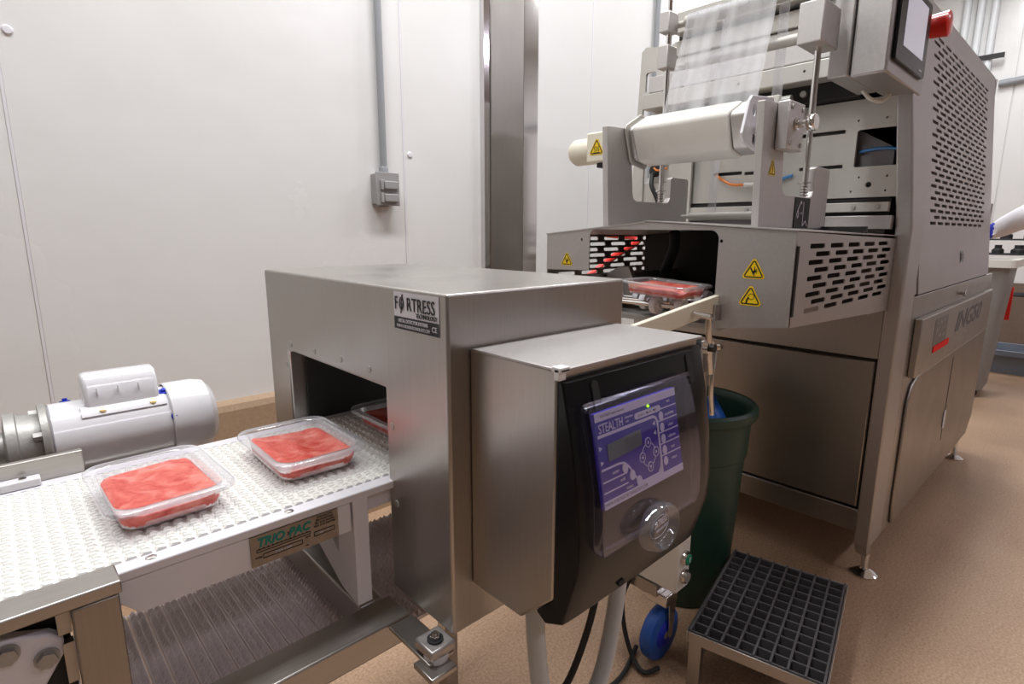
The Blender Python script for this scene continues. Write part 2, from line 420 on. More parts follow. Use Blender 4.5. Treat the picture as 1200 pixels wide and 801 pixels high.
MB().box((1.838, YL-0.028, 0.62), (1.873, YL-0.002, ZC)).build('flashing', 'mirror', tr)
MB().prism([(2.097, YL-0.033), (2.225, YL-0.006), (2.225, YL-0.002), (2.097, YL-0.002)], FZ(0), 0.62, ZC).build('flashing', 'mirror', tr)
wf = struct(MB().box((XF_, YR, 0.0), (XF_+0.12, YL, ZC)).build('wall_far', 'wallplain', smooth=False))
for k in range(7):
    MB().box((XF_-0.015, YR + 0.01 + k*1.165, 0.72), (XF_, YR + 1.165 + k*1.165 - 0.005, ZC)).build('wall_panel', 'wall', wf)
struct(MB().box((XF_-0.07, YR, 0), (XF_, YL, 0.72)).build('baseboard_far', 'curbd', smooth=False))
struct(MB().box((XN-0.12, YR, 0), (XN, YL, ZC)).build('wall_back', 'wallback', smooth=False))
struct(MB().box((XN, YR-0.12, 0), (XF_, YR, ZC)).build('wall_right', 'wallback', smooth=False))

# ------------------------------------------------------------------ belt conveyor
BZ = 0.876; BY0, BY1 = 0.737, 1.044
cv = thing('belt_conveyor', 'white modular belt conveyor running through the metal detector on a steel frame', 'conveyor', (0.2, 0.89, 0.0))
# belt modules, one row each, sharing a mesh
def belt_row():
    mb = MB()
    p = 0.0152
    mb.box((0.0001, BY0, BZ-0.010), (p-0.0001, BY1, BZ-0.0024))
    n = 36; st = (BY1-BY0)/n
    for i in range(n):
        y = BY0 + i*st; o = 0.002 if i % 2 else 0.0
        a = (0.0010 + o, y+0.0010, BZ-0.0024); b = (0.0118 + o, y+st-0.0012, BZ-0.0024)
        v = [mb.bm.verts.new(q) for q in ((a[0],a[1],a[2]),(b[0],a[1],a[2]),(b[0],b[1],a[2]),(a[0],b[1],a[2]),(a[0]+0.0015,a[1]+0.0012,BZ),(b[0]-0.004,a[1]+0.0012,BZ+0.0002),(b[0]-0.004,b[1]-0.0012,BZ+0.0006),(a[0]+0.0015,b[1]-0.0012,BZ))]
        for q in ((4,5,6,7),(0,1,5,4),(1,2,6,5),(2,3,7,6),(3,0,4,7)): mb._f([v[k] for k in q])
    # the rounded link end on the near edge
    mb.prism([(0.0008, BZ-0.010), (0.0144, BZ-0.010), (0.0144, BZ-0.004), (0.011, BZ+0.002), (0.004, BZ+0.003), (0.0008, BZ)], FY(BY0-0.001), 0, 0.005)
    return mb.build('belt_module', 'belt', cv, smooth=False)
row = belt_row()
x0 = -0.215
row.location.x += x0
rx = row.location.x
for k in range(1, 72):
    c = row.copy(); COL.objects.link(c); c.location.x = rx + k*0.0152
# side rails of the belt bed
def rail(ys, name='side_rail'):
    a, b = ys
    return MB().box((-0.22, a, BZ-0.0135), (0.87, b, BZ-0.001)).build(name, 'white', cv, bevel=0.002)
rail((0.709, BY0-0.0015)); rail((BY1+0.002, 1.070))
for x in (0.098, 0.26, -0.045, 0.012):
    MB().lathe((x, 0.7215, BZ-0.001), (0, 0, 1), [(0.0, 0.0012), (0.0035, 0.0015), (0.0062, 0.0002)], n=14).build('screw', 'chrome', cv)
MB().prism([(0.055, 0.862), (0.055, 0.845), (0.080, 0.817), (0.344, 0.818), (0.344, 0.862)], FY(0.7108), -0.010, 0).build('side_plate', 'white', cv, bevel=0.001)
MB().box((-0.21, 0.7215, 0.835), (0.86, 0.729, BZ-0.014)).build('bed_web', 'white', cv)
# triangular leg bracket under the bed
plate('leg_bracket', 'white', cv, yz([(0.709, 0.866), (0.709, 0.692), (0.76, 0.70), (1.03, 0.835), (1.05, 0.86)]), [yz([(0.765, 0.758), (0.765, 0.815), (0.86, 0.815)])], FX(0.347), 0.024, bevel=0.0015)
# nameplate
npl = MB().box((0.203, 0.7085, 0.8195), (0.323, 0.7105, 0.862)).build('nameplate', 'foil', cv)
npl['label'] = 'scratched metal maker plate with teal lettering'
T = FY(0.7084) @ Matrix.Translation((0, -0.0035, 0))
mb = MB(); put_text(mb, 'TRIO', T, 0.2285, 0.8545, 0.0165, shear=0.25, bold=0.0006, sx=0.95); put_text(mb, 'PAC', T, 0.2665, 0.8545, 0.0165, shear=0.25, bold=0.0006, sx=0.95)
mb.build('lettering', 'teal', npl, smooth=False)
mb = MB()
strip(mb, [(0.2505, 0.8565), (0.2535, 0.8545), (0.2505, 0.8525)], 0.001, T)
for k in range(12): mb.prism([(0.2105 + k*0.0058, 0.8455), (0.2163 + k*0.0058, 0.8455), (0.2134 + k*0.0058, 0.8475)], T, 0, 0.0005)
for b_ in ((0.210, 0.8425, 0.282, 0.8458), (0.218, 0.832, 0.270, 0.838), (0.287, 0.836, 0.317, 0.842)):
    x_0, y_0, x_1, y_1 = b_
    strip(mb, [(x_0, y_0), (x_1, y_0), (x_1, y_1), (x_0, y_1), (x_0, y_0)], 0.0008, T)
for i, s_ in enumerate(('TRIO-PAC INC', '386 MCARTHUR', 'TEL: (514) 733-7793', 'FAX: (514) 733-7798')):
    put_text(mb, s_, T, 0.303, 0.8625-i*0.0042, 0.0036)
put_text(mb, 'MODEL', T, 0.212, 0.835, 0.0028); put_text(mb, 'DATE', T, 0.278, 0.839, 0.0028); put_text(mb, 'NO', T, 0.276, 0.827, 0.0028)
mb.build('lettering', 'ink', npl, smooth=False)
mb = MB(); put_text(mb, '2004-0300', T, 0.244, 0.835, 0.0052); mb.build('serial_number', 'label', npl, smooth=False)
mb = MB(); put_text(mb, '06 - 13', T, 0.302, 0.839, 0.0048)
mb.build('date_stamp', 'label', npl, smooth=False)
# steel frame around the infeed end: bars, post, lower rail
MB().box((-0.30, 0.667, 0.8742), (0.062, 0.7085, 0.889)).build('frame_bar', 'steel_h', cv, bevel=0.002)
MB().box((-0.30, 1.072, 0.868), (0.075, 1.085, 0.91)).build('frame_bar', 'steel_h', cv, bevel=0.002)
MB().box((-0.09, 1.050, 0.876), (0.02, 1.0705, 0.888)).build('wear_strip', 'white', cv, bevel=0.0015)
for x in (-0.07, 0.0): MB().cyl((x, 1.060, 0.888), (x, 1.060, 0.8895), 0.005, n=12).build('screw', 'chrome', cv)
MB().box((0.018, 0.667, 0.6725), (0.059, 0.690, 0.874)).build('post', 'steel_shaded', cv, bevel=0.002)
MB().box((0.006, 0.684, 0.842), (0.0175, 0.696, 0.872)).build('angle_tab', 'steel', cv)
MB().box((0.008, 0.684, 0.785), (0.0175, 0.695, 0.831)).build('angle_tab', 'steel', cv)
MB().box((-0.30, 0.703, 0.70), (0.016, 0.711, 0.872)).build('end_plate', 'rubber', cv)  # black material paints in the shade under the bar
# flange bearing block with two bolt heads
pts = [(-0.10, 0.83), (-0.050, 0.858), (-0.040, 0.862), (0.000, 0.848), (0.010, 0.838), (0.008, 0.820), (-0.024, 0.770), (-0.06, 0.745), (-0.10, 0.76)]
bb = MB().prism(pts, FY(0.700), 0, 0.016).build('bearing_block', 'white', cv, bevel=0.003)
for x, z in ((-0.0052, 0.8245), (-0.0335, 0.8440)):
    mb = MB(); mb.cyl((x, 0.6838, z), (x, 0.681, z), 0.0105, n=20); hexbolt(mb, (x, 0.681, z), (0, -1, 0), 0.0085, 0.006)
    mb.build('bolt', 'alu', bb)
MB().box((-0.30, 0.667, 0.628), (0.412, 0.728, 0.672)).build('lower_rail', 'steel_h', cv, bevel=0.003)
MB().box((0.36, 0.73, 0.62), (0.40, 1.10, 0.672)).build('cross_bar', 'steel', cv, bevel=0.003)
MB().box((-0.30, 1.09, 0.628), (0.80, 1.13, 0.672)).build('lower_rail', 'steel_h', cv, bevel=0.003)
for x in (-0.25, 0.80):
    for y in ((0.70, 1.11) if x < 0 else (1.11,)): MB().box((x-0.02, y-0.02, 0.0), (x+0.02, y+0.02, 0.627)).build('leg', 'steel', cv, bevel=0.003)
# return run of the belt below, coarse pyramid modules
def ret_row():
    mb = MB(); p = 0.0254; z = 0.60
    mb.box((0.0008, 0.735, z-0.010), (p-0.0008, 1.08, z-0.003))
    for r_ in range(2):
        for i in range(31):
            y = 0.738 + i*0.011; x = 0.003 + r_*0.0102
            v = [mb.bm.verts.new(q) for q in ((x, y, z-0.003), (x+0.0092, y, z-0.003), (x+0.0092, y+0.0098, z-0.003), (x, y+0.0098, z-0.003), (x+0.0046, y+0.0049, z+0.0055))]
            for a, b in ((0,1),(1,2),(2,3),(3,0)): mb._f([v[a], v[b], v[4]])
    return mb.build('return_module', 'beltd', cv, smooth=False)
rr_ = ret_row(); rr_.location.x += 0.0; rx = rr_.location.x - 0.28
rr_.location.x = rx
for k in range(1, 42):
    c = rr_.copy(); COL.objects.link(c); c.location.x = rx + k*0.0254

# rising transfer run between the detector and the sealing machine
tb0 = [(0.885, 0.850), (0.885, 0.876), (1.09, 1.030), (1.09, 0.985)]
MB().prism(tb0, FY(BY0), -(BY1-BY0), 0).build('transfer_bed', 'belt', cv, bevel=0.002)
MB().prism(tb0, FY(0.733), -0.012, 0).build('transfer_rail', 'white', cv, bevel=0.002)
MB().prism(tb0, FY(1.058), -0.012, 0).build('transfer_rail', 'white', cv, bevel=0.002)
MB().box((0.98, 1.06, 0.60), (1.02, 1.10, 0.95)).build('transfer_post', 'steel', cv)
MB().box((0.80, 1.09, 0.628), (1.02, 1.13, 0.672)).build('lower_rail', 'steel_h', cv)

# ------------------------------------------------------------------ metal detector
DX0, DX1, DY0, DY1, DZ0, DZ1 = 0.415, 0.785, 0.562, 1.185, 0.690, 1.173
md = thing('metal_detector', 'large brushed steel metal detector tunnel with a black bezel control box on its side', 'metal detector', (0.6, 0.87, 0.0))
out = [(DY0, DZ0), (DY0, DZ1), (DY1, DZ1), (DY1, DZ0), (1.086, DZ0), (1.086, 1.020), (0.721, 1.020), (0.721, DZ0)]
MB().prism(yz(out), FX(DX0), -(DX1-DX0), 0).build('housing', 'steel', md, bevel=0.004, seg=3)
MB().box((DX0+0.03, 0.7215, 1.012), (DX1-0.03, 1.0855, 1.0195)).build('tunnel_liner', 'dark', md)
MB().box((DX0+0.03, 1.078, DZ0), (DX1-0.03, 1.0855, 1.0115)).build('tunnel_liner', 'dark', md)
for y, z in ((1.072, 1.034), (0.965, 1.037), (0.862, 1.040), (0.767, 1.040), (1.098, 0.99), (0.705, 0.963), (0.700, 0.84)):
    MB().lathe((DX0, y, z), (-1, 0, 0), [(0, 0.0012), (0.005, 0.0012), (0.0062, 0)], n=16).build('plug', 'alu', md)
# maker sticker on the face
T = FX(DX0-0.0004)
st = MB().prism(yz([(0.686, 1.1155), (0.5785, 1.1155), (0.5785, 1.168), (0.686, 1.168)]), T, 0, 0.0004).build('sticker', 'label', md)
st['label'] = 'white and black maker sticker'
T = FX(DX0-0.0009)
mb = MB(); mb.mat('ink'); mb.prism(yz([(0.6855, 1.116), (0.579, 1.116), (0.579, 1.1335), (0.6855, 1.1335)]), T, 0, 0.0003)
T2 = FX(DX0-0.0012)
put_text(mb, 'F', T2, -0.679, 1.1515, 0.026, sx=0.72); put_text(mb, 'O', T2, -0.6655, 1.1515, 0.026, sx=0.62)
put_text(mb, 'RTRESS', T2, -0.6195, 1.1515, 0.026, sx=0.80)
strip(mb, [(-0.668, 1.139), (-0.664, 1.152), (-0.667, 1.151), (-0.663, 1.165)], 0.0016, T2)
put_text(mb, 'TECHNOLOGY', T2, -0.606, 1.1385, 0.0085, sx=0.85)
mb.mat('label')
put_text(mb, 'METAL DETECTOR SYSTEMS', T2, -0.6385, 1.1282, 0.0066, sx=0.86, bold=0.0001); put_text(mb, 'WWW.FORTRESSTECHNOLOGY.COM', T2, -0.6385, 1.1208, 0.0060, sx=0.78)
put_text(mb, 'CE', T2, -0.588, 1.1245, 0.010)
mb.build('lettering', None, st, smooth=False)
# mounting foot at the near lower corner
br = MB().box((0.372, 0.560, 0.664), (0.414, 0.665, 0.6695)).build('mount_tab', 'steel', md, bevel=0.001)
MB().box((0.362, 0.540, 0.655), (0.405, 0.585, 0.664)).build('mount_tab', 'steel', md, bevel=0.002)
MB().lathe((0.392, 0.572, 0.664), (0, 0, 1), [(0, 0), (0.017, 0), (0.018, 0.004), (0.017, 0.011), (0, 0.011)]).build('spacer', 'white', md)
MB().box((0.373, 0.555, 0.675), (0.4148, 0.598, 0.6895)).build('mount_lug', 'steel_l', md, bevel=0.003)
mb = MB(); mb.mat('rubber'); mb.lathe((0.393, 0.575, 0.6895), (0, 0, 1), [(0.0115, 0), (0.0115, 0.003), (0.007, 0.003)], n=20)
mb.mat('chrome'); hexbolt(mb, (0.393, 0.575, 0.692), (0, 0, 1), 0.0075, 0.006); mb.cyl((0.393, 0.575, 0.698), (0.393, 0.575, 0.701), 0.004, n=12)
mb.build('bolt', None, md)
# control box shell: open to the front, chamfered below
CX0, CX1 = 0.450, 0.757
prof = [(DY0-0.0005, 1.099), (DY0-0.0005, 0.758), (0.463, 0.758), (0.407, 0.811), (0.407, 1.099)]
Tx = Matrix(((0,0,1,0),(1,0,0,0),(0,1,0,0),(0,0,0,1)))
cb = MB().prism(prof, Tx, CX0, CX1).build('control_box', 'steel', md, bevel=0.003)
MB().box((CX0-0.001, 0.400, 1.0965), (CX1+0.003, 0.556, 1.1005)).build('lid_flange', 'steel_l', cb, bevel=0.001)
mb = MB(); mb.box((CX0-0.002, 0.402, 1.087), (CX0+0.010, 0.410, 1.1005)); mb.box((CX0-0.002, 0.4, 1.096), (CX0+0.014, 0.414, 1.1025))
mb.build('corner_tape', 'tape', cb, bevel=0.001)
# black bezel: convex front lofted in x
bzp = [(0.4065, 1.088), (0.399, 1.086), (0.384, 1.03), (0.371, 0.965), (0.364, 0.90), (0.366, 0.862), (0.390, 0.785), (0.420, 0.772), (0.4365, 0.782), (0.4065, 0.812)]
rings = []
for x, k in ((CX0+0.001, 0.88), (CX0+0.010, 0.95), (CX0+0.030, 1.0), ((CX0+CX1)/2, 1.06), (CX1-0.030, 1.0), (CX1-0.010, 0.93), (CX1-0.002, 0.84)):
    rings.append([(x, 0.4065 - (0.4065-p[0])*(k if p[0] < 0.4065 else 1), p[1]) for p in bzp])
bz = MB().loft(rings).build('front_bezel', 'black', md, bevel=0.002, angle=30)
def bezel_y(z):   # front surface of the bezel at mid width
    P = bzp[1:7]
    for (ya, za), (yb, zb) in zip(P, P[1:]):
        if zb <= z <= za:
            t = (za - z)/(za - zb); y = ya + (yb-ya)*t
            return 0.4065 - (0.4065 - y)*1.06
    return 0.37
for x in (0.502, 0.712):  # dark surface patches painted for the shade inside recessed slots
    ya, yb = bezel_y(1.080), bezel_y(1.040); vs_ = Vector((0, ya-yb, 0.040)).normalized(); ns_ = Vector((1, 0, 0)).cross(vs_); kx = 0.0012
    TS_ = Matrix(((1, vs_.x, ns_.x, x), (0, vs_.y, ns_.y, (ya+yb)/2), (0, vs_.z, ns_.z, 1.060), (0, 0, 0, 1)))
    mb = MB(); mb.prism(rrect(-0.006, -0.021, 0.006, 0.021, 0.0058), TS_, -0.004, kx); mb.build('bezel_slot', 'gap', bz)
mb = MB(); mb.prism(rrect(0.55, 0.795, 0.563, 0.803, 0.0038), FY(0.386), 0, 0.004); mb.build('bezel_slot', 'gap', bz)
# keypad: a plane leaning like the bezel; local u -> X, v -> up the slope
def lean_plane(zc, x0_):
    y1, y2 = bezel_y(1.045), bezel_y(0.935)
    v = Vector((0, y1-y2, 0.110)).normalized(); u = Vector((1, 0, 0)); n = u.cross(v)
    o_ = Vector((x0_, y2, 0.935)) + n*0.0065
    return Matrix(((u.x, v.x, n.x, o_.x), (u.y, v.y, n.y, o_.y), (u.z, v.z, n.z, o_.z), (0, 0, 0, 1)))
KP = lean_plane(0.935, 0.484)
KW, KH = 0.176, 0.112
KP = KP @ Matrix.Diagonal((0.965, 1, 1, 1))
kp = MB().prism([(0, 0), (KW, 0), (KW, KH), (0, KH)], KP, -0.006, 0.0).build('keypad', 'purple', bz)
kp['label'] = 'purple membrane keypad with small grey display'
def kk(mb, pts, d=0.0006): mb.prism(pts, KP, 0.0001, d)
mb = MB(); mb.mat('lilac')
kk(mb, [(0, KH-0.010), (KW, KH-0.010), (KW, KH), (0, KH)]); kk(mb, [(0, 0), (KW, 0), (KW, 0.009), (0, 0.009)])
strip(mb, [(0.002, 0.0845), (0.118, 0.0845), (0.124, 0.082), (0.1265, 0.075), (0.1265, 0.028), (0.124, 0.018), (0.116, 0.010)], 0.0035, KP)
strip(mb, [(0.002, 0.0455), (0.036, 0.0455), (0.046, 0.044), (0.056, 0.036), (0.073, 0.012), (0.079, 0.009)], 0.0025, KP)
kk(mb, [(0.068, 0.009), (0.128, 0.009), (0.128, 0.030), (0.124, 0.018), (0.116, 0.0125), (0.082, 0.0125), (0.074, 0.016)])
for v_ in (0.031, 0.0185): strip(mb, [(0.002, v_), (0.05, v_)], 0.0016, KP)
for v_ in (0.0865, 0.0715, 0.0565, 0.0415, 0.0265): strip(mb, [(0.128, v_+0.004), (KW-0.001, v_+0.004)], 0.0014, KP)
for i in range(5):
    cy_ = 0.0815 - i*0.0148
    kk(mb, [(0.1365 + 0.0052*math.cos(t*PI/8), cy_ + 0.0058*math.sin(t*PI/8)) for t in range(16)])
for cx_, cy_ in ((0.047, 0.0375), (0.060, 0.025), (0.073, 0.0125+0.002)):
    kk(mb, [(cx_ + 0.0056*math.cos(t*PI/8), cy_ + 0.0062*math.sin(t*PI/8)) for t in range(16)], 0.0009)
def ring2(cx_, cy_, r, wd):
    strip(mb, [(cx_ + r*math.cos(t*PI/10), cy_ + r*math.sin(t*PI/10)) for t in range(21)], wd, KP)
DC = (0.100, 0.040)
ring2(DC[0], DC[1], 0.0150, 0.0010)
mb.mat('purple')
DP = [(DC[0] + 0.0155*math.cos(a), DC[1] + 0.0155*math.sin(a)) for a in (0, PI/2, PI, 1.5*PI)]
for p_ in DP: mb.prism([(p_[0] + 0.0058*math.cos(t*PI/8), p_[1] + 0.0058*math.sin(t*PI/8)) for t in range(16)], KP, 0.0001, 0.0009)
mb.mat('lilac')
for p_, a in zip(DP, (0, PI/2, PI, 1.5*PI)):
    strip(mb, [(p_[0] + 0.0058*math.cos(t*PI/8), p_[1] + 0.0058*math.sin(t*PI/8)) for t in range(17)], 0.0010, KP, 0.0012)
    mb.prism([(p_[0] + 0.0030*math.cos(a + q), p_[1] + 0.0030*math.sin(a + q)) for q in (0, 2.2, 4.08)], KP, 0.0001, 0.0013)
for x_, y_, a in ((0.004, 0.071, 0), (0.004, 0.054, 0), (0.1185, 0.0755, PI), (0.1185, 0.0635, PI)):
    mb.prism([(x_ + 0.0035*math.cos(a + q), y_ + 0.0035*math.sin(a + q)) for q in (0, 2.2, 4.08)], KP, 0.0001, 0.0007)
kk(mb, rrect(0.078, 0.0885, 0.137, 0.0965, 0.0038)); 
put_text(mb, 'STEALTH', KP, 0.029, 0.0925, 0.0155, sx=0.78, ext=0.0004); put_text(mb, 'detection', KP, 0.066, 0.096, 0.0045); put_text(mb, 'unit', KP, 0.062, 0.091, 0.0040)
for i, s_ in enumerate(('sensitivity', 'select', 'calibrate', 'test', 'select')):
    put_text(mb, s_, KP, 0.157, 0.0815 - i*0.0148, 0.0055)
for i, s_ in enumerate(('enter', 'exit', 'menu')): put_text(mb, s_, KP, 0.028 + i*0.012, 0.038 - i*0.0125, 0.0062)
put_text(mb, 'fault', KP, 0.157, 0.0975, 0.0045)
mb.mat('ink'); put_text(mb, 'WWW.FORTRESSTECHNOLOGY.COM', KP, 0.045, 0.0045, 0.0056, sx=0.92); put_text(mb, 'product    normal    high', KP, 0.106, 0.0925, 0.0042); put_text(mb, 'FORTRESS metal detector', KP, 0.034, KH-0.005, 0.0045)
for x_ in (0.105, 0.121): kk(mb, [(x_ + 0.0016*math.cos(t), 0.0925 + 0.0016*math.sin(t)) for t in (0, 1, 2, 3, 4, 5)], 0.001)
mb.build('keypad_print', None, bz, smooth=False)
mb = MB(); kk(mb, [(0.017, 0.0525), (0.087, 0.0555), (0.087, 0.0755), (0.017, 0.0725)], 0.001); mb.build('display', 'lcd', bz, smooth=False)
mb = MB(); kk(mb, [(0.109 + 0.0017*math.cos(t*PI/4), 0.1 + 0.0017*math.sin(t*PI/4)) for t in range(8)], 0.0014); mb.build('indicator_light', 'led', bz, smooth=False)
# hinged clear cover, bowed outwards
CVX0, CVX1 = 0.470, 0.688
mb = MB()
zs = [1.058, 1.052, 1.03, 1.00, 0.96, 0.92, 0.895, 0.882]
R_ = []
for z in zs:
    y = bezel_y(z) - 0.011 - 0.005*math.sin((1.058-z)/0.176*PI)
    xa, xb = (CVX0, CVX1) if 0.89 < z < 1.055 else (CVX0+0.006, CVX1-0.006)
    R_.append([(xa, y+0.014, z), (xa, y, z), (xb, y, z), (xb, y+0.014, z)])
vv = [[mb.bm.verts.new(p) for p in r_] for r_ in R_]
for A, B in zip(vv, vv[1:]):
    for k in range(3): mb._f([A[k], A[k+1], B[k+1], B[k]])
for k in range(3): pass
mb._f([vv[0][0], vv[0][1], vv[0][2], vv[0][3]]); mb._f([vv[-1][3], vv[-1][2], vv[-1][1], vv[-1][0]])
cvr = mb.build('clear_cover', 'cover', md, smooth=True, angle=40)
cvr['label'] = 'clear hinged plastic cover over the keypad'
so = cvr.modifiers.new('shell', 'SOLIDIFY'); so.thickness = 0.0016
MB().cyl((CVX0-0.004, bezel_y(1.057)-0.012, 1.060), (CVX1+0.004, bezel_y(1.057)-0.012, 1.060), 0.0032, n=12).build('hinge_rod', 'cover', cvr)
# domed finger grip with maker name below the keypad
dn = Vector((0.12, -1, 0.12)).normalized()
dc = Vector((0.568, bezel_y(0.895)-0.016, 0.892))
mb = MB(); prof_ = [(0.0, 0.006), (0.020, 0.006), (0.0225, 0.008), (0.025, 0.016), (0.0275, 0.017), (0.030, 0.014), (0.0315, 0.004), (0.0315, 0.0)]
mb.lathe(dc, dn, prof_, n=40)
for v in mb.bm.verts: v.co.x = dc.x + (v.co.x-dc.x)*1.25; v.co.z = dc.z + (v.co.z-dc.z)*0.92
gr = mb.build('grip_dome', 'dome', cvr, angle=60)
vd = Vector((0, 0.12, 1)).normalized(); vd = (vd - dn*vd.dot(dn)).normalized(); ud = vd.cross(dn)
TD = Matrix(((ud.x, vd.x, dn.x, dc.x+dn.x*0.0068), (ud.y, vd.y, dn.y, dc.y+dn.y*0.0068), (ud.z, vd.z, dn.z, dc.z+dn.z*0.0068), (0, 0, 0, 1)))
mb = MB(); put_text(mb, 'FORTRESS', TD, 0, 0.004, 0.0115, sx=0.80); put_text(mb, 'TECHNOLOGY', TD, 0.006, -0.0045, 0.0045)
strip(mb, [(0.0255*math.cos(t*PI/14), 0.0125*math.sin(t*PI/14)) for t in range(29)], 0.0006, TD)
mb.build('lettering', 'label', cvr, smooth=False)
# exit conduits under the box
tag(MB().tube([(0.492, 0.478, 0.757), (0.492, 0.475, 0.70), (0.498, 0.470, 0.62), (0.52, 0.47, 0.545), (0.58, 0.47, 0.50), (0.635, 0.47, 0.545), (0.67, 0.475, 0.62), (0.688, 0.478, 0.70), (0.692, 0.478, 0.757)], 0.0135, n=14).build('flexible_conduit', 'hose'), 'pale grey flexible conduit looping below the control box', 'conduit')
tag(MB().tube([(0.535, 0.50, 0.757), (0.515, 0.50, 0.70), (0.517, 0.50, 0.62), (0.55, 0.51, 0.54), (0.60, 0.51, 0.53), (0.645, 0.505, 0.61), (0.665, 0.50, 0.70), (0.668, 0.50, 0.757)], 0.0058, n=10).build('power_cable', 'rubber'), 'black cable looping inside the grey conduit under the control box', 'cable')

# ------------------------------------------------------------------ drive motor beside the belt
MY, MZ, MR = 1.255, 0.880, 0.066
mo = thing('electric_motor', 'white enamelled electric motor with a capacitor hump behind the belt', 'motor', (0.16, MY, MZ-MR))
A = Vector((1, 0, 0))
bd = MB().lathe((0.046, MY, MZ), A, [(0, 0), (MR-0.003, 0), (MR, 0.003), (MR, 0.200), (0, 0.200)], n=48).build('body', 'enamel', mo)
MB().lathe((0.246, MY, MZ), A, [(MR+0.004, -0.02), (MR+0.0065, -0.018), (MR+0.0065, 0.030), (MR+0.002, 0.050), (MR-0.012, 0.062), (0.03, 0.068), (0, 0.069)], n=48).build('fan_cowl', 'enamel', mo)
MB().lathe((0.046, MY, MZ), A, [(0, -0.012), (MR+0.002, -0.012), (MR+0.003, -0.002), (MR+0.001, 0.0)], n=40).build('end_flange', 'alu', mo)
gb = MB().lathe((0.034, MY, MZ), A, [(0.052, 0), (0.055, -0.022), (0.056, -0.030), (0.061, -0.032), (0.061, -0.046), (0.03, -0.05), (0.03, -0.09), (0, -0.09)], n=40).build('gear_housing', 'alu', mo)
MB().box((-0.19, MY-0.075, MZ-0.08), (-0.055, MY+0.06, MZ+0.02)).build('gear_case', 'alu', mo, bevel=0.012)
for a in (0.6, 2.2, 3.6, 5.2):
    mb = MB(); hexbolt(mb, (0.034, MY + 0.056*math.sin(a), MZ + 0.056*math.cos(a)), (-1, 0, 0), 0.008, 0.012); mb.build('bolt', 'alu', mo)
for x, a in ((0.075, 0.35), (0.222, -0.35), (0.232, -1.25), (0.2, 2.0)):
    n_ = Vector((0, math.sin(a), math.cos(a)))
    MB().lathe(Vector((x, MY, MZ)) + n_*(MR-0.001), n_, [(0.0085, 0), (0.0085, 0.0025), (0.004, 0.003), (0.004, 0.007), (0, 0.0075)], n=14).build('blue_plug', 'bluecap', mo)['label'] = 'blue plastic plug'
# capacitor hump
hump = [(MY-0.038, MZ+0.045), (MY-0.036, MZ+0.068), (MY-0.030, MZ+0.098), (MY-0.016, MZ+0.113), (MY+0.008, MZ+0.115), (MY+0.024, MZ+0.108), (MY+0.034, MZ+0.092), (MY+0.038, MZ+0.045)]
cp = MB().prism(hump, Tx, 0.098, 0.214).build('capacitor_cover', 'enamel', mo, bevel=0.007, seg=3, angle=50)
lip = [(MY - (MR+0.0028)*math.sin(math.radians(a)), MZ + (MR+0.0028)*math.cos(math.radians(a))) for a in range(28, 50, 3)] + [(MY - (MR+0.0003)*math.sin(math.radians(a)), MZ + (MR+0.0003)*math.cos(math.radians(a))) for a in range(49, 27, -3)]
MB().prism(lip, Tx, 0.090, 0.222).build('cover_lip', 'enamel', cp, bevel=0.0008)
for x in (0.122, 0.200):
    MB().lathe((x, MY-0.0450, MZ+0.0520), (0, -0.66, 0.75), [(0.0055, 0), (0.005, 0.003), (0, 0.0045)], n=12).build('screw', 'strap', cp)
for x in (0.118, 0.150, 0.182):
    MB().box((x-0.0012, MY-0.0365, MZ+0.078), (x+0.0012, MY-0.033, MZ+0.092)).build('rib', 'enamel', cp, bevel=0.001)
MB().box((0.06, MY-0.05, 0.673), (0.24, MY+0.05, MZ-MR+0.008)).build('mount_foot', 'alu', mo, bevel=0.004)
tag(MB().box((-0.25, 1.14, 0.640), (0.30, 1.33, 0.672)).build('motor_shelf', 'steel', None, bevel=0.003), 'steel shelf plate carrying the white motor', 'shelf')

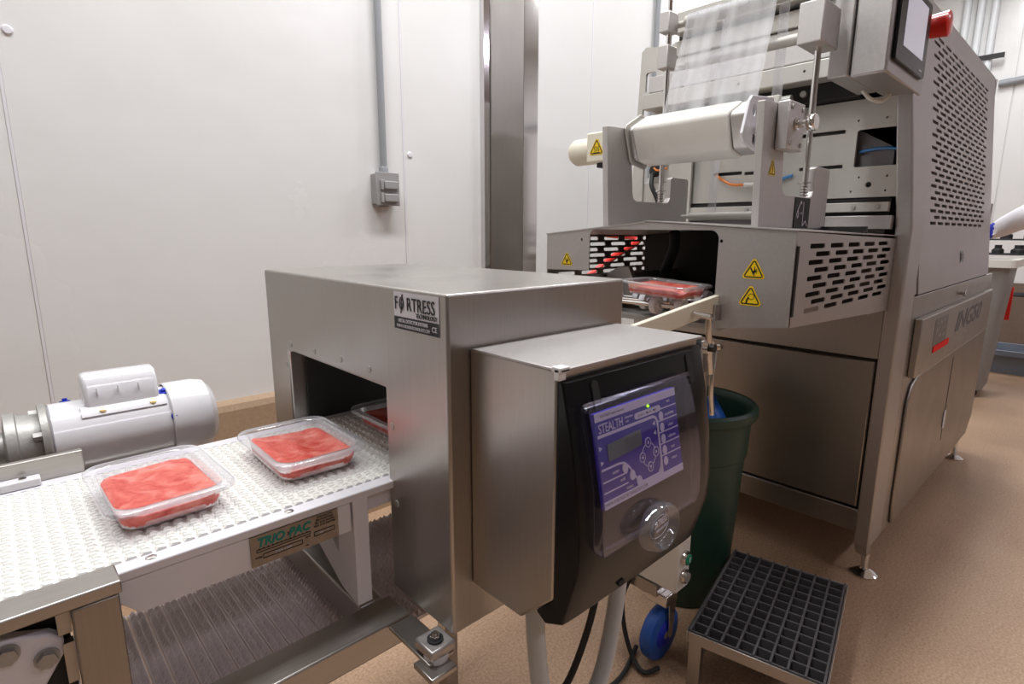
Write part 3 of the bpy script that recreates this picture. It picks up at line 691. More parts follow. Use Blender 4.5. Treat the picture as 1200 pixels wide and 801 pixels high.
# ------------------------------------------------------------------ trays of minced meat
TH = 0.034
def tray_mesh():
    mb = MB(); n = 5
    def ring(hx, hy, r, z): return [(p[0], p[1], z) for p in rrect(-hx, -hy, hx, hy, r, n)]
    R = [ring(0.047, 0.070, 0.022, 0.0015), ring(0.052, 0.075, 0.022, 0.003), ring(0.0565, 0.0805, 0.023, TH-0.004), ring(0.058, 0.082, 0.024, TH-0.001), ring(0.0675, 0.0925, 0.026, TH), ring(0.069, 0.094, 0.027, TH-0.002), ring(0.0693, 0.0943, 0.027, TH-0.006)]
    vs = [[mb.bm.verts.new(p) for p in r] for r in R]
    m_ = len(vs[0])
    for A_, B_ in zip(vs, vs[1:]):
        for k in range(m_): mb._f([A_[k], A_[(k+1)%m_], B_[(k+1)%m_], B_[k]])
    mb._f(vs[0][::-1])
    return mb
def meat_mesh(seed, hollow=0.0, lump=0.004):
    mb = MB(); rs = [0.0, 0.12, 0.24, 0.36, 0.48, 0.6, 0.7, 0.8, 0.88, 0.94, 0.98, 1.0]
    base = rrect(-0.0545, -0.078, 0.0545, 0.078, 0.022, 10); m_ = len(base); R = []
    top = TH - 0.0105
    for t in rs:
        ring = []
        for (x, y) in base:
            sd = noise.noise(Vector((x*30, y*30, seed)))*0.11*(t > 0.8)
            px, py = x*(t-sd*0.5), y*(t-sd*0.5)
            z = top + lump*noise.noise(Vector((px*28, py*24, seed*3.1))) + 0.0018*noise.noise(Vector((px*110, py*110, seed))) - hollow*math.exp(-((px/0.03)**2 + (py/0.035)**2))
            if t > 0.9: z -= (t-0.9)*0.05
            ring.append((px, py, z))
        R.append(ring)
    R.append([(x*0.985, y*0.985, top-0.012) for x, y in base]); R.append([(x*0.945, y*0.96, 0.0045) for x, y in base])
    c0 = mb.bm.verts.new((0, 0, R[0][0][2])); vs = [[mb.bm.verts.new(p) for p in r] for r in R[1:]]
    for k in range(m_): mb._f([c0, vs[0][k], vs[0][(k+1)%m_]])
    for A_, B_ in zip(vs, vs[1:]):
        for k in range(m_): mb._f([A_[k], B_[k], B_[(k+1)%m_], A_[(k+1)%m_]])
    mb._f(vs[-1])
    return mb
tp = tray_mesh().build('plastic_tray', 'tray', None, angle=60)
spots = [((0.139, 0.875, BZ+0.002), (0, 0, 0.03), 'clear plastic tray nearest the camera on the white belt', 'flat slab of red minced meat in the tray nearest the camera', 0.0),
         ((0.345, 0.880, BZ+0.002), (0, 0, -0.02), 'clear plastic tray just before the metal detector mouth', 'humped red minced meat in the tray before the detector mouth', 0.0),
         ((0.555, 0.885, BZ+0.002), (0, 0, 0.0), 'clear plastic tray half hidden inside the metal detector tunnel', 'red minced meat in the tray inside the detector tunnel', 0.010),
         ((1.300, 0.800, 1.086), (0.05, 0.0, 0.0), 'clear plastic tray on white wheels entering the sealing machine', 'red minced meat in the tray entering the sealing machine', 0.006)]
for i, (loc, rot, la, lm, ho) in enumerate(spots):
    t_ = tp if i == 0 else tp.copy()
    if i: COL.objects.link(t_)
    t_.location = loc; t_.rotation_euler = rot; t_.scale = (1.10, 1.10, 1.06)
    tag(t_, la, 'tray', 'trays of minced meat')
    m_ = meat_mesh(i+1.3, ho, 0.006 if i == 0 else 0.009).build('minced_meat', 'meat', None, angle=70)
    m_.location = loc; m_.rotation_euler = rot; m_.scale = (1.10, 1.10, 1.06)
    tag(m_, lm, 'minced meat', 'portions of minced meat')

# ------------------------------------------------------------------ tray sealing machine
sm = thing('tray_sealing_machine', 'tall stainless tray sealing machine with perforated guard and touch screen', 'packaging machine', (3.0, 0.98, 0.0))
SY = 0.452; SX0 = 2.17; LEFT = 1.50
def lean(z): return SY + 0.1*max(0, z-1.2)
# lower cabinet
MB().box((2.32, SY+0.013, 0.15), (4.03, LEFT, 1.0)).build('cabinet', 'steel', sm, bevel=0.004)
MB().prism([(2.312, 0.152), (3.93, 0.125), (4.05, 0.215), (4.05, 1.035), (2.312, 1.035)], FY(SY), -0.012, 0).build('side_panel', 'steel', sm, bevel=0.003)
MB().prism([(2.385, 0.24), (2.40, 0.16), (3.92, 0.14), (4.045, 0.225), (4.045, 0.73), (2.50, 0.73), (2.42, 0.70), (2.385, 0.64)], FY(SY), 0.0005, 0.011).build('lower_panel', 'steel_shaded', sm, bevel=0.005)
MB().prism([(3.16, 0.30), (3.168, 0.30), (3.168, 0.70), (3.16, 0.70)], FY(SY-0.011), 0.0002, 0.001).build('panel_seam', 'gap', sm)
MB().prism(rrect(3.135, 0.36, 3.175, 0.45, 0.018), FY(SY-0.0125), 0.0002, 0.003).build('drip_mark', 'label', sm)
lp = MB().prism([(2.36, 0.955), (3.95, 0.955), (3.95, 0.742), (2.36, 0.742)], FY(SY-0.0005), 0, 0.024).build('badge_panel', 'steel', sm, bevel=0.004)
TB = FY(SY-0.0247)
MB().prism(rrect(2.575, 0.828, 2.81, 0.933, 0.01), TB, 0, 0.0006).build('badge', 'engrave', lp)
mb = MB(); put_text(mb, 'ROSS', FY(SY-0.0256), 2.692, 0.882, 0.098, sx=0.80); mb.build('lettering', 'steel_l', lp, smooth=False)
MB().prism([(2.592, 0.802), (2.872, 0.802), (2.872, 0.826), (2.592, 0.826)], TB, 0.0002, 0.003).build('badge_bar', 'redprint', lp)['label'] = 'bright red bar under the badge'
mb = MB(); put_text(mb, 'ING50', TB, 3.30, 0.872, 0.115, shear=0.25, bold=0.003, sx=2.0); mb.build('lettering', 'etched', lp, smooth=False)
# upper side: perforated door, leaning slightly inwards
th = math.atan(0.1)
TU = Matrix(((1, 0, 0, 0), (0, 0.09950, -0.99504, SY), (0, 0.99504, 0.09950, 1.04), (0, 0, 0, 1)))
holes = []
UH = 0.99
for r_ in range(30):
    v = 0.247 + r_*0.0222
    for k in range(9):
        u = 2.510 + k*0.126 + (0.063 if r_ % 2 else 0)
        holes.append(rrect(u, v-0.0056, u+0.094, v+0.0056, 0.005, 2))
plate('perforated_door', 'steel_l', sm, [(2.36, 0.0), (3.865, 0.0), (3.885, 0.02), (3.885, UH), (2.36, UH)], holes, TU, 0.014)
MB().prism([(2.3115, 0.0), (2.352, 0.0), (2.352, UH), (2.3115, UH)], TU, -0.05, -0.004).build('corner_post', 'steel_l', sm, bevel=0.003)
MB().prism([(2.40, 0.01), (3.86, 0.01), (3.86, UH), (2.40, UH)], TU, -0.20, -0.06).build('shade_backing', 'dark', sm)  # dark box standing in for the unlit interior behind the slots
mb = MB(); put = [(3.0, 0.35), (3.25, 0.36), (3.4, 0.5), (3.35, 0.72), (3.15, 0.75), (3.05, 0.6)]
mb.prism(put, TU, -0.058, -0.05); mb.build('blue_duct', 'bluetube', sm)
MB().prism([(2.37, -0.012), (3.84, -0.012), (3.84, 0.0), (2.37, 0.0)], TU, -0.012, -0.002).build('door_gap', 'gap', sm)
MB().prism([(3.09, 0.085), (3.18, 0.085), (3.18, 0.135), (3.09, 0.135)], TU, 0.0002, 0.0015).build('door_lock', 'black', sm)
MB().prism([(3.105, 0.092), (3.155, 0.092), (3.155, 0.125), (3.105, 0.125)], TU, 0.0016, 0.003).build('door_lock', 'engrave', sm)
MB().lathe((3.13, SY, 0.992), (0, -1, 0), [(0.008, 0), (0.008, 0.012), (0.016, 0.014), (0.016, 0.024), (0, 0.026)], n=16).build('latch_knob', 'chrome', sm)
# rest of the upper shell: back, far side, top
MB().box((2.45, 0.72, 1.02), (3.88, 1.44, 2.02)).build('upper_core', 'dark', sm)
MB().box((2.30, 0.60, 2.025), (3.90, 1.45, 2.05)).build('top_cover', 'steel_l', sm, bevel=0.004)
MB().box((3.885, 0.545, 1.02), (3.91, 1.47, 2.02)).build('rear_panel', 'steel_l', sm)
MB().box((2.30, 1.46, 1.02), (3.88, 1.475, 2.02)).build('far_side_panel', 'steel_shaded', sm)
# front: near pillar, door, kick bar
pil = [(SY, 0.150), (SY, 1.27), (lean(2.02), 2.02), (lean(2.02)+0.045, 2.02), (0.543, 1.676), (0.499, 1.27), (0.499, 0.155)]
MB().prism(yz(pil), FX(2.15), -0.16, 0).build('front_pillar', 'steel_l', sm, bevel=0.006, seg=3)
MB().prism(yz([(0.458, 0.158), (0.499, 0.20), (LEFT, 0.20), (LEFT, 0.285), (0.499, 0.285)]), FX(2.152), -0.04, 0).build('kick_bar', 'steel_shaded', sm, bevel=0.004)
MB().prism(yz([(0.455, 0.118), (0.49, 0.122), (0.50, 0.16), (0.46, 0.16)]), FX(2.16), -0.05, 0).build('foot_bracket', 'steel', sm)
MB().box((2.158, 0.5055, 0.290), (2.19, 1.48, 0.822)).build('front_door', 'steel_shaded', sm, bevel=0.006)
MB().box((2.164, 0.499, 0.286), (2.186, 0.5055, 0.826)).build('door_gap', 'gap', sm)
MB().box((2.164, 0.5056, 0.8225), (2.186, 1.48, 0.832)).build('door_gap', 'gap', sm)
MB().box((2.156, 0.4995, 0.8325), (2.19, 1.48, 1.03)).build('front_band', 'steel', sm, bevel=0.002)
MB().lathe((2.158, 1.06, 0.79), (-1, 0, 0), [(0.012, 0), (0.012, 0.006), (0, 0.008)], n=16).build('door_latch', 'chrome', sm)
for x, y in ((2.255, 0.478), (3.87, 0.47), (2.255, 1.42), (3.87, 1.42)):
    mb = MB(); mb.lathe((x, y, 0), (0, 0, 1), [(0.045, 0), (0.046, 0.006), (0.030, 0.016), (0.016, 0.022), (0.0125, 0.03), (0.0125, 0.152)], n=28)
    mb.build('levelling_foot', 'chrome', sm)
# front plates inside the sealing bay
hl = [rrect(-0.812, 1.574, -0.676, 1.587, 0.003), rrect(-0.812, 1.463, -0.673, 1.475, 0.003), rrect(-1.01, 1.463, -0.905, 1.475, 0.003), rrect(-1.134, 1.466, -1.01-0.01, 1.479, 0.003), rrect(-0.60, 1.468, -0.53, 1.572, 0.004), rrect(-1.43, 1.46, -1.31, 1.53, 0.004)]
hl[4] = rrect(-0.640, 1.463, -0.503, 1.580, 0.006)
for y, z in ((0.56, 1.61), (0.64, 1.61), (0.54, 1.43), (0.62, 1.43), (0.54, 1.385), (0.64, 1.385)): hl.append([(-y + 0.0035*math.cos(t*PI/4), z + 0.0035*math.sin(t*PI/4)) for t in range(8)])
hl.append([(-0.59 + 0.009*math.cos(t*PI/6), 1.405 + 0.009*math.sin(t*PI/6)) for t in range(12)])
plate('bay_plate', 'grey', sm, [(-1.24, 1.365), (-0.499, 1.365), (-0.5, 1.50), (-0.53, 1.675), (-1.24, 1.675)], hl, FX(2.152), 0.012)
MB().box((2.20, 0.54, 1.05), (2.44, 1.45, 1.70)).build('bay_back', 'engrave', sm)
MB().box((2.13, 0.52, 1.318), (2.152, 1.22, 1.348)).build('bay_rail', 'grey', sm, bevel=0.002)
for y in (0.55, 0.62, 0.80, 0.98): MB().lathe((2.13, y, 1.333), (-1, 0, 0), [(0.008, 0), (0.007, 0.006), (0, 0.007)], n=12).build('rail_bolt', 'alu', sm)
MB().box((2.12, 0.505, 1.262), (2.152, 0.70, 1.305)).build('bay_block', 'steel_l', sm, bevel=0.002)
MB().box((2.153, 0.52, 1.305), (2.17, 1.22, 1.36)).build('bay_gap', 'gap', sm)
MB().tube([(2.195, 0.64, 1.515), (2.192, 0.58, 1.522), (2.19, 0.51, 1.515)], 0.005).build('air_tube', 'bluetube', sm)
MB().tube([(2.155, 1.125, 1.471), (2.140, 1.09, 1.450), (2.138, 1.05, 1.430), (2.138, 1.00, 1.427)], 0.005).build('air_tube', 'orange', sm)
MB().cyl((2.138, 1.00, 1.427), (2.138, 0.955, 1.425), 0.008, n=12).build('tube_fitting', 'offwhite', sm)
MB().tube([(2.138, 0.955, 1.425), (2.140, 0.90, 1.432), (2.145, 0.83, 1.45)], 0.005).build('air_tube', 'bluetube', sm)
for y, z in ((0.945, 1.447), (0.945, 1.397)): MB().lathe((2.14, y, z), (-1, 0, 0), [(0.009, 0), (0.008, 0.005), (0, 0.006)], n=12).build('rail_bolt', 'alu', sm)
# beams across the top of the bay
def beam(z0, z1, x, mat='grey', y0=0.57, y1=1.40): return MB().box((x, y0, z0), (x+0.10, y1, z1)).build('cross_beam', mat, sm, bevel=0.003)
beam(1.735, 1.792, 2.03); beam(1.805, 1.866, 2.07, 'blast'); beam(1.870, 1.915, 2.075, 'grey', y1=1.30); beam(1.918, 1.972, 2.065, 'grey', y1=1.29); beam(1.988, 2.06, 2.03, 'grey', y1=1.27)
MB().box((2.10, 0.57, 1.68), (2.19, 1.29, 2.05)).build('beam_back', 'gap', sm)
for y in (0.66, 0.78, 1.0): MB().cyl((2.03, y, 1.765), (2.029, y, 1.765), 0.004, n=10).build('bolt_hole', 'gap', sm)
for y, z in ((0.64, 1.712), (0.80, 1.708)): MB().lathe((2.10, y, z), (-1, 0, 0), [(0.011, 0), (0.010, 0.012), (0, 0.013)], n=12).build('rail_bolt', 'alu', sm)
MB().box((2.02, 0.85, 1.665), (2.10, 0.965, 1.705)).build('actuator', 'cream', sm, bevel=0.003)
MB().cyl((2.05, 0.85, 1.685), (2.05, 0.82, 1.685), 0.018, n=16).build('actuator', 'alu', sm)
# far front plate with windows
hw = [rrect(-1.442, 1.365, -1.318, 1.55, 0.012), rrect(-1.46, 1.70, -1.40, 1.80, 0.01), rrect(-1.45, 1.82, -1.40, 1.90, 0.01)]
plate('far_pillar', 'grey', sm, [(-1.505, 1.25), (-1.215, 1.25), (-1.215, 1.96), (-1.455, 2.0), (-1.475, 1.985)], hw, FX(2.12), 0.012)
MB().lathe((2.13, 1.385, 1.505), (-1, 0, 0), [(0.0, 0.022), (0.020, 0.02), (0.026, 0.012), (0.026, 0)], n=20).build('cable_gland', 'rubber', sm)
MB().tube([(2.105, 1.385, 1.49), (2.08, 1.37, 1.44), (2.09, 1.345, 1.38), (2.10, 1.335, 1.30)], 0.009).build('cable', 'rubber', sm)
MB().tube([(2.10, 1.375, 1.513), (2.08, 1.345, 1.50), (2.08, 1.30, 1.505)], 0.004).build('air_tube', 'orange', sm)
MB().box((2.128, 1.32, 1.37), (2.134, 1.44, 1.455)).build('far_window_plate', 'grey', sm)
# touch screen housing
hm = MB().prism([(1.822, 0.5775), (2.21, 0.5775), (2.21, 0.49), (1.822, 0.49)], FZ(0), 1.672, 2.05).build('screen_housing', 'steel_l', sm, bevel=0.006, seg=3)
MB().box((1.85, 0.5785, 1.69), (2.19, 0.5835, 2.04)).build('housing_gap', 'gap', hm)
MB().box((1.83, 0.584, 1.68), (2.21, 0.64, 2.05)).build('housing_back', 'steel_l', hm, bevel=0.005)
MB().prism(rrect(1.848, 1.708, 2.165, 1.915, 0.012), FY(0.4895), 0, 0.010).build('screen_frame', 'black', hm, bevel=0.002)
MB().prism([(1.905, 1.752), (2.118, 1.752), (2.118, 1.895), (1.905, 1.895)], FY(0.4792), 0, 0.0008).build('screen', 'screen', hm)
MB().prism([(2.095, 1.722), (2.125, 1.722), (2.125, 1.727), (2.095, 1.727)], FY(0.4793), 0, 0.0006).build('screen_print', 'label', hm)
MB().tube([(2.02, 0.60, 1.675), (2.03, 0.58, 1.650), (2.07, 0.56, 1.645), (2.11, 0.55, 1.672)], 0.006).build('cable', 'offwhite', hm)
es = MB().lathe((2.27, 0.515, 1.885), (0, -1, 0), [(0.024, 0), (0.024, 0.012), (0.034, 0.014), (0.037, 0.06), (0.030, 0.064), (0, 0.066)], n=28).build('stop_button', 'red', sm)
es['label'] = 'red mushroom emergency stop button'
MB().box((2.235, 0.511, 1.838), (2.305, 0.518, 1.925)).build('stop_plate', 'yellow', sm, bevel=0.002)
# in-feed guard hood
GX = 1.325
GYL, GYR, GPK = 1.252, 0.491, 0.885
arc = lambda cx, cz, r, a0, a1: [(cx + r*math.cos(a0 + (a1-a0)*k/6), cz + r*math.sin(a0 + (a1-a0)*k/6)) for k in range(7)]
fr_ = [(-GYL, 1.132), (-GYL, 1.244), (-GPK, 1.277), (-GYR, 1.252), (-GYR, 1.036), (-0.673, 1.012)] + arc(-0.673-0.022, 1.255-0.022, 0.022, 0, PI/2) + arc(-1.078+0.022, 1.236, 0.022, PI/2, PI)[:] + [(-1.078, 1.137)]
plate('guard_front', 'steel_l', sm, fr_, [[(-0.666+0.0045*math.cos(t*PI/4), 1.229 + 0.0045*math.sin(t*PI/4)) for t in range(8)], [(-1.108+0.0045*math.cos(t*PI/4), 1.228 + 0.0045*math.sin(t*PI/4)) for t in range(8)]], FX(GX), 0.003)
hs = []
for r_ in range(9):
    for k in range(5):
        u = 1.412 + k*0.137 + (0.042 if r_ % 2 else 0.0); v = 1.219 - r_*0.0192
        hs.append(rrect(u, v-0.0058, u+0.098, v+0.0058, 0.005, 2))
side = [(GX, 1.252), (2.14, 1.232), (2.14, 1.000), (1.335, 1.036), (GX, 1.05), (GX, 1.10)]
plate('guard_side', 'steel_l', sm, [(GX+0.004, 1.252), (2.146, 1.232), (2.146, 1.000), (GX+0.012, 1.034)], hs, FY(GYR), 0.003)
hs2 = []
for r_ in range(9):
    for k in range(5):
        u = 1.38 + k*0.12 + (0.042 if r_ % 2 else 0.0); v = 1.228 - r_*0.0192
        hs2.append(rrect(u, v-0.0058, u+0.085, v+0.0058, 0.005, 2))
plate('guard_side', 'steel_l', sm, [(GX+0.004, 1.244), (2.146, 1.236), (2.146, 1.02), (GX+0.004, 1.02)], hs2, FY(GYL), 0.003)
mb = MB(); mb.quad([(GX-0.004, GYR-0.001, 1.253), (2.146, GYR-0.001, 1.240), (2.146, GPK, 1.272), (GX-0.004, GPK, 1.2785)]); mb.quad([(GX-0.004, GPK, 1.2785), (2.146, GPK, 1.272), (2.146, GYL+0.001, 1.240), (GX-0.004, GYL+0.001, 1.245)])
lid = mb.build('guard_lid', 'steel_l', sm, smooth=False); so = lid.modifiers.new('sheet', 'SOLIDIFY'); so.thickness = 0.003; so.offset = 1
MB().box((GX+0.006, GYR-0.0035, 1.06), (GX+0.016, GYR-0.0005, 1.22)).build('guard_slot', 'gap', sm)
MB().box((1.86, 0.50, 1.03), (1.87, 1.24, 1.268)).build('guard_shade_sheet', 'dark', sm)  # black sheets added to paint the darkness inside the hood
MB().box((1.83, 0.50, 1.03), (1.855, 1.02, 1.255)).build('guard_shade_sheet', 'dark', sm)
MB().tube([(1.74, 1.10, 1.04), (1.72, 1.06, 1.12), (1.70, 1.02, 1.20), (1.68, 1.01, 1.25)], 0.018, n=12).build('guard_hose', 'rubber', sm)
MB().box((2.05, 0.52, 0.992), (2.135, 0.545, 1.02)).build('guard_bracket', 'steel_l', sm)
# warning triangles
def tri(r): return [(0, r), (-0.9*r, -0.55*r), (0.9*r, -0.55*r)]
def rtri(r, rr):
    P = []
    for k in range(3):
        a = PI/2 + k*2*PI/3; c = Vector((math.cos(a), math.sin(a)))*(r-2*rr)
        for j in range(5):
            t = a - PI/3 + j*2*PI/3/4; P.append((c.x + rr*math.cos(t), c.y + rr*math.sin(t)))
    return P
def warn(T, u, v, r, parent, kind, name='warning_sign', sx=1.0):
    TT = T @ Matrix.Translation((u, v, 0)) @ Matrix.Diagonal((sx, 1, 1, 1))
    mb = MB(); mb.mat('yellow'); mb.prism(rtri(r, r*0.16), TT, 0, 0.0005)
    mb.mat('ink')
    q = rtri(r*0.76, r*0.08); strip(mb, q + [q[0]], r*0.085, TT, 0.0009)
    if kind == 'hand':
        mb.prism([(-0.27*r, 0.22*r), (-0.18*r, 0.25*r), (-0.02*r, -0.02*r), (0.1*r, 0.0), (0.02*r, -0.1*r), (-0.02*r, -0.28*r), (-0.12*r, -0.05*r)], TT, 0, 0.0009)
        for k in range(3): strip(mb, [(0.12*r + 0.18*r*math.cos(k*PI/3), 0.02*r + 0.18*r*math.sin(k*PI/3)), (0.12*r - 0.18*r*math.cos(k*PI/3), 0.02*r - 0.18*r*math.sin(k*PI/3))], r*0.05, TT, 0.0009)
        strip(mb, [(0.06*r, 0.32*r), (0.06*r, -0.32*r)], r*0.05, TT, 0.0009)
    elif kind == 'arm':
        mb.prism([(-0.32*r, -0.35*r), (-0.2*r, -0.35*r), (-0.14*r, -0.1*r), (-0.02*r, 0.0), (-0.1*r, 0.04*r), (-0.12*r, 0.16*r), (-0.26*r, -0.1*r)], TT, 0, 0.0009)
        strip(mb, [(0.06*r + 0.2*r*math.cos(t*PI/6), 0.12*r + 0.2*r*math.sin(t*PI/6)) for t in range(13)], r*0.035, TT, 0.0009)
    elif kind == 'bolt':
        strip(mb, [(0.1*r, 0.45*r), (-0.1*r, 0.05*r), (0.08*r, 0.08*r), (-0.05*r, -0.3*r)], r*0.08, TT, 0.0009)
    elif kind == 'heat':
        strip(mb, [(-0.35*r, -0.33*r), (0.35*r, -0.33*r)], r*0.06, TT, 0.0009)
        for k in (-0.2, 0, 0.2): strip(mb, [(k*r, -0.25*r), ((k+0.07)*r, -0.1*r), ((k-0.05)*r, 0.05*r), ((k+0.05)*r, 0.2*r)], r*0.06, TT, 0.0009)
    o = mb.build(name, None, parent, smooth=False); o['label'] = 'yellow and black triangular warning sign'
    return o
TG = FX(GX-0.0006)
warn(TG, -0.580, 1.160, 0.035, sm, 'hand'); warn(TG, -0.583, 1.096, 0.035, sm, 'arm'); warn(TG, -1.166, 1.163, 0.029, sm, 'hand')
# white wheel in-feed bed
ws = MB().cyl((1.31, 0.69, 1.058), (1.31, 1.10, 1.058), 0.006, n=12).build('wheel_shaft', 'chrome', sm)
for sx_, ys in ((1.31, (0.755, 0.83, 1.053)), (1.365, (0.72, 0.80, 0.90, 1.00)), (1.42, (0.76, 0.86, 0.96)), (1.475, (0.72, 0.80, 0.90)), (1.53, (0.70, 0.74, 0.80, 0.86)), (1.585, (0.68, 0.72, 0.78, 0.84)), (1.64, (0.68, 0.74, 0.80))):
    if sx_ > 1.32: MB().cyl((sx_, 0.66, 1.058), (sx_, 1.10, 1.058), 0.005, n=8).build('wheel_shaft', 'chrome', sm)
    for y in ys:
        mb = MB(); mb.lathe((sx_, y-0.009, 1.058), (0, 1, 0), [(0.006, -0.004), (0.010, -0.003), (0.010, 0.002), (0.019, 0.002), (0.0195, 0), (0.024, 0.0005), (0.0245, 0.003), (0.0245, 0.015), (0.023, 0.018), (0.006, 0.018)], n=24)
        mb.build('wheel', 'white', ws if sx_ < 1.32 else sm)
MB().box((1.30, 0.655, 1.035), (2.10, 0.6605, 1.075)).build('bed_side', 'steel_l', sm); MB().box((1.30, 1.10, 1.0), (2.10, 1.106, 1.12)).build('bed_side', 'steel_l', sm)
MB().box((1.34, 0.665, 1.005), (1.95, 1.098, 1.018)).build('bed_pan', 'alu', sm)
MB().prism(yz([(1.095, 1.04), (1.102, 1.10), (1.085, 1.125), (1.045, 1.146), (1.01, 1.148), (0.985, 1.10), (0.99, 1.04)]), FX(1.43), -0.02, 0).build('side_deflector', 'steel_l', sm, bevel=0.002)
# film unwind frame: two cut-out plates on the guard
def sup_outline():
    return [(1.425, 1.262), (1.885, 1.262), (1.885, 1.430), (1.875, 1.436), (1.780, 1.436), (1.768, 1.430), (1.768, 1.366), (1.757, 1.352), (1.740, 1.348), (1.572, 1.348), (1.556, 1.354), (1.547, 1.372), (1.535, 1.480), (1.520, 1.565), (1.405, 1.560)]
def shift_z(P, d): return [(a, b+d if b < 1.3 else b) for a, b in P]
sr = plate('unwind_support', 'blast', sm, sup_outline(), [], FY(0.622), 0.020, bevel=0.002)
sl = plate('unwind_support', 'blast', sm, shift_z(sup_outline(), -0.002), [], FY(1.088), 0.020, bevel=0.002)
bk = MB().box((1.472, 0.590, 1.452), (1.566, 0.6205, 1.566)).build('shaft_block', 'blast', sr, bevel=0.003)
for x, z in ((1.486, 1.467), (1.552, 1.467), (1.486, 1.551), (1.552, 1.551)): MB().cyl((x, 0.590, z), (x, 0.587, z), 0.006, n=10).build('screw', 'alu', sr)
MB().lathe((1.515, 0.589, 1.513), (0, -1, 0), [(0.014, 0), (0.014, 0.004), (0.009, 0.005), (0.009, 0.026), (0.018, 0.028), (0.020, 0.032), (0.020, 0.044), (0.018, 0.047), (0, 0.047)], n=24).build('clamp_knob', 'chrome', sr)
warn(FY(0.6213), 1.475, 1.405, 0.029, sr, 'bolt', sx=0.9)
MB().box((1.640, 0.6195, 1.263), (1.745, 0.6215, 1.345)).build('black_plaque', 'ink', sr)
mb = MB(); TP = FY(0.6192)
strip(mb, [(1.661, 1.289), (1.654, 1.300), (1.660, 1.311), (1.667, 1.302), (1.661, 1.289)], 0.0022, TP); strip(mb, [(1.660, 1.311), (1.680, 1.336), (1.683, 1.328)], 0.0022, TP); strip(mb, [(1.697, 1.334), (1.700, 1.268), (1.72, 1.283), (1.735, 1.268)], 0.0022, TP); strip(mb, [(1.686, 1.300), (1.686, 1.306)], 0.003, TP)
mb.build('plaque_print', 'lilac', sr, smooth=False)
MB().cyl((1.455, 0.592, 1.50), (1.4555, 0.592, 1.50), 0.001).build('pin', 'alu', sr)
for y in (0.632, 1.098):
    mb = MB(); mb.cyl((1.725, y, 1.350), (1.725, y, 2.02), 0.0085, n=14)
    rod = mb.build('guide_rod', 'chrome', sm)
    mb = MB()
    for k in range(4): mb.lathe((1.725, y, 1.352 + k*0.008), (0, 0, 1), [(0.009, 0), (0.0135, 0.002), (0.009, 0.004)], n=14)
    mb.lathe((1.725, y, 1.386), (0, 0, 1), [(0.009, 0), (0.019, 0), (0.019, 0.003), (0.009, 0.003)], n=16); mb.build('spring', 'chrome', rod)
MB().box((1.665, 0.605, 1.742), (1.79, 0.668, 1.845)).build('rod_clamp', 'blast', sm, bevel=0.003)
MB().box((1.70, 1.084, 1.885), (1.755, 1.122, 1.945)).build('rod_clamp', 'blast', sm, bevel=0.003)
MB().box((1.70, 1.084, 1.775), (1.755, 1.122, 1.845)).build('rod_clamp', 'blast', sm, bevel=0.003)
def roller(x, z, r, y0, y1):
    mb = MB(); mb.cyl((x, y0-0.03, z), (x, y1+0.03, z), r*0.5, n=12); mb.lathe((x, y0, z), (0, 1, 0), [(r-0.002, 0), (r, 0.002), (r, y1-y0-0.002), (r-0.002, y1-y0)], n=24); mb.lathe((x, y0, z), (0, 1, 0), [(r*0.5, 0), (r-0.002, 0)]); mb.lathe((x, y1, z), (0, 1, 0), [(r*0.5, 0), (r-0.002, 0)])
    return mb.build('roller', 'grey', sm)
roller(1.77, 1.918, 0.020, 0.69, 1.065); roller(1.765, 1.788, 0.0155, 0.685, 1.05); roller(1.77, 1.302, 0.013, 0.66, 1.01)
# film roll on its square mandrel
fl = thing('film_roll', 'squared roll of clear lidding film on a mandrel with a web rising from it', 'film roll', (1.56, 0.9, 1.46))
rp = [(1.492, 1.556), (1.497, 1.567), (1.560, 1.602), (1.574, 1.602), (1.635, 1.552), (1.637, 1.540), (1.600, 1.462), (1.590, 1.455), (1.532, 1.466), (1.522, 1.474)]
def scale_p(P, s, c=(1.562, 1.53)): return [(c[0] + (a-c[0])*s, c[1] + (b-c[1])*s) for a, b in P]
Ty = FY(0)
MB().prism(rp, Ty, -1.062, -0.758).build('wound_film', 'filmroll', fl, bevel=0.006, seg=3)
MB().prism(scale_p(rp, 0.93), Ty, -0.755, -0.712).build('mandrel_block', 'blast', fl, bevel=0.004)
MB().prism(scale_p(rp, 0.93), Ty, -1.078, -1.064).build('mandrel_block', 'blast', fl, bevel=0.004)
MB().prism(scale_p(rp, 1.12), Ty, -1.0865, -1.079).build('end_flange', 'grey', fl, bevel=0.003)
fo = [(1.462, 1.50), (1.478, 1.478), (1.60, 1.455), (1.615, 1.462), (1.640, 1.60), (1.630, 1.612), (1.505, 1.598), (1.492, 1.585)]
plate('end_flange', 'white', fl, fo, [[(1.525 + 0.014*math.cos(t*PI/6), 1.565 + 0.017*math.sin(t*PI/6)) for t in range(12)], [(1.535 + 0.014*math.cos(t*PI/6), 1.493 + 0.017*math.sin(t*PI/6)) for t in range(12)]], FY(0.700), 0.008, bevel=0.002)
MB().cyl((1.53, 0.692, 1.518), (1.53, 0.643, 1.518), 0.010, n=14).build('mandrel_shaft', 'chrome', fl)
def sheet(name, rows, parent, mat='film', y0=0.755, y1=1.062, n=24, wr=0.0025):
    mb = MB(); vs = []
    for i, (x, z, ins) in enumerate(rows):
        vs.append([mb.bm.verts.new((x + wr*noise.noise(Vector((k*0.35, i*0.15, 3))), y0 + ins + (y1-y0-2*ins)*k/n, z)) for k in range(n+1)])
    for A_, B_ in zip(vs, vs[1:]):
        for k in range(n): mb._f([A_[k], A_[k+1], B_[k+1], B_[k]])
    o = mb.build(name, mat, parent, angle=80)
    return o
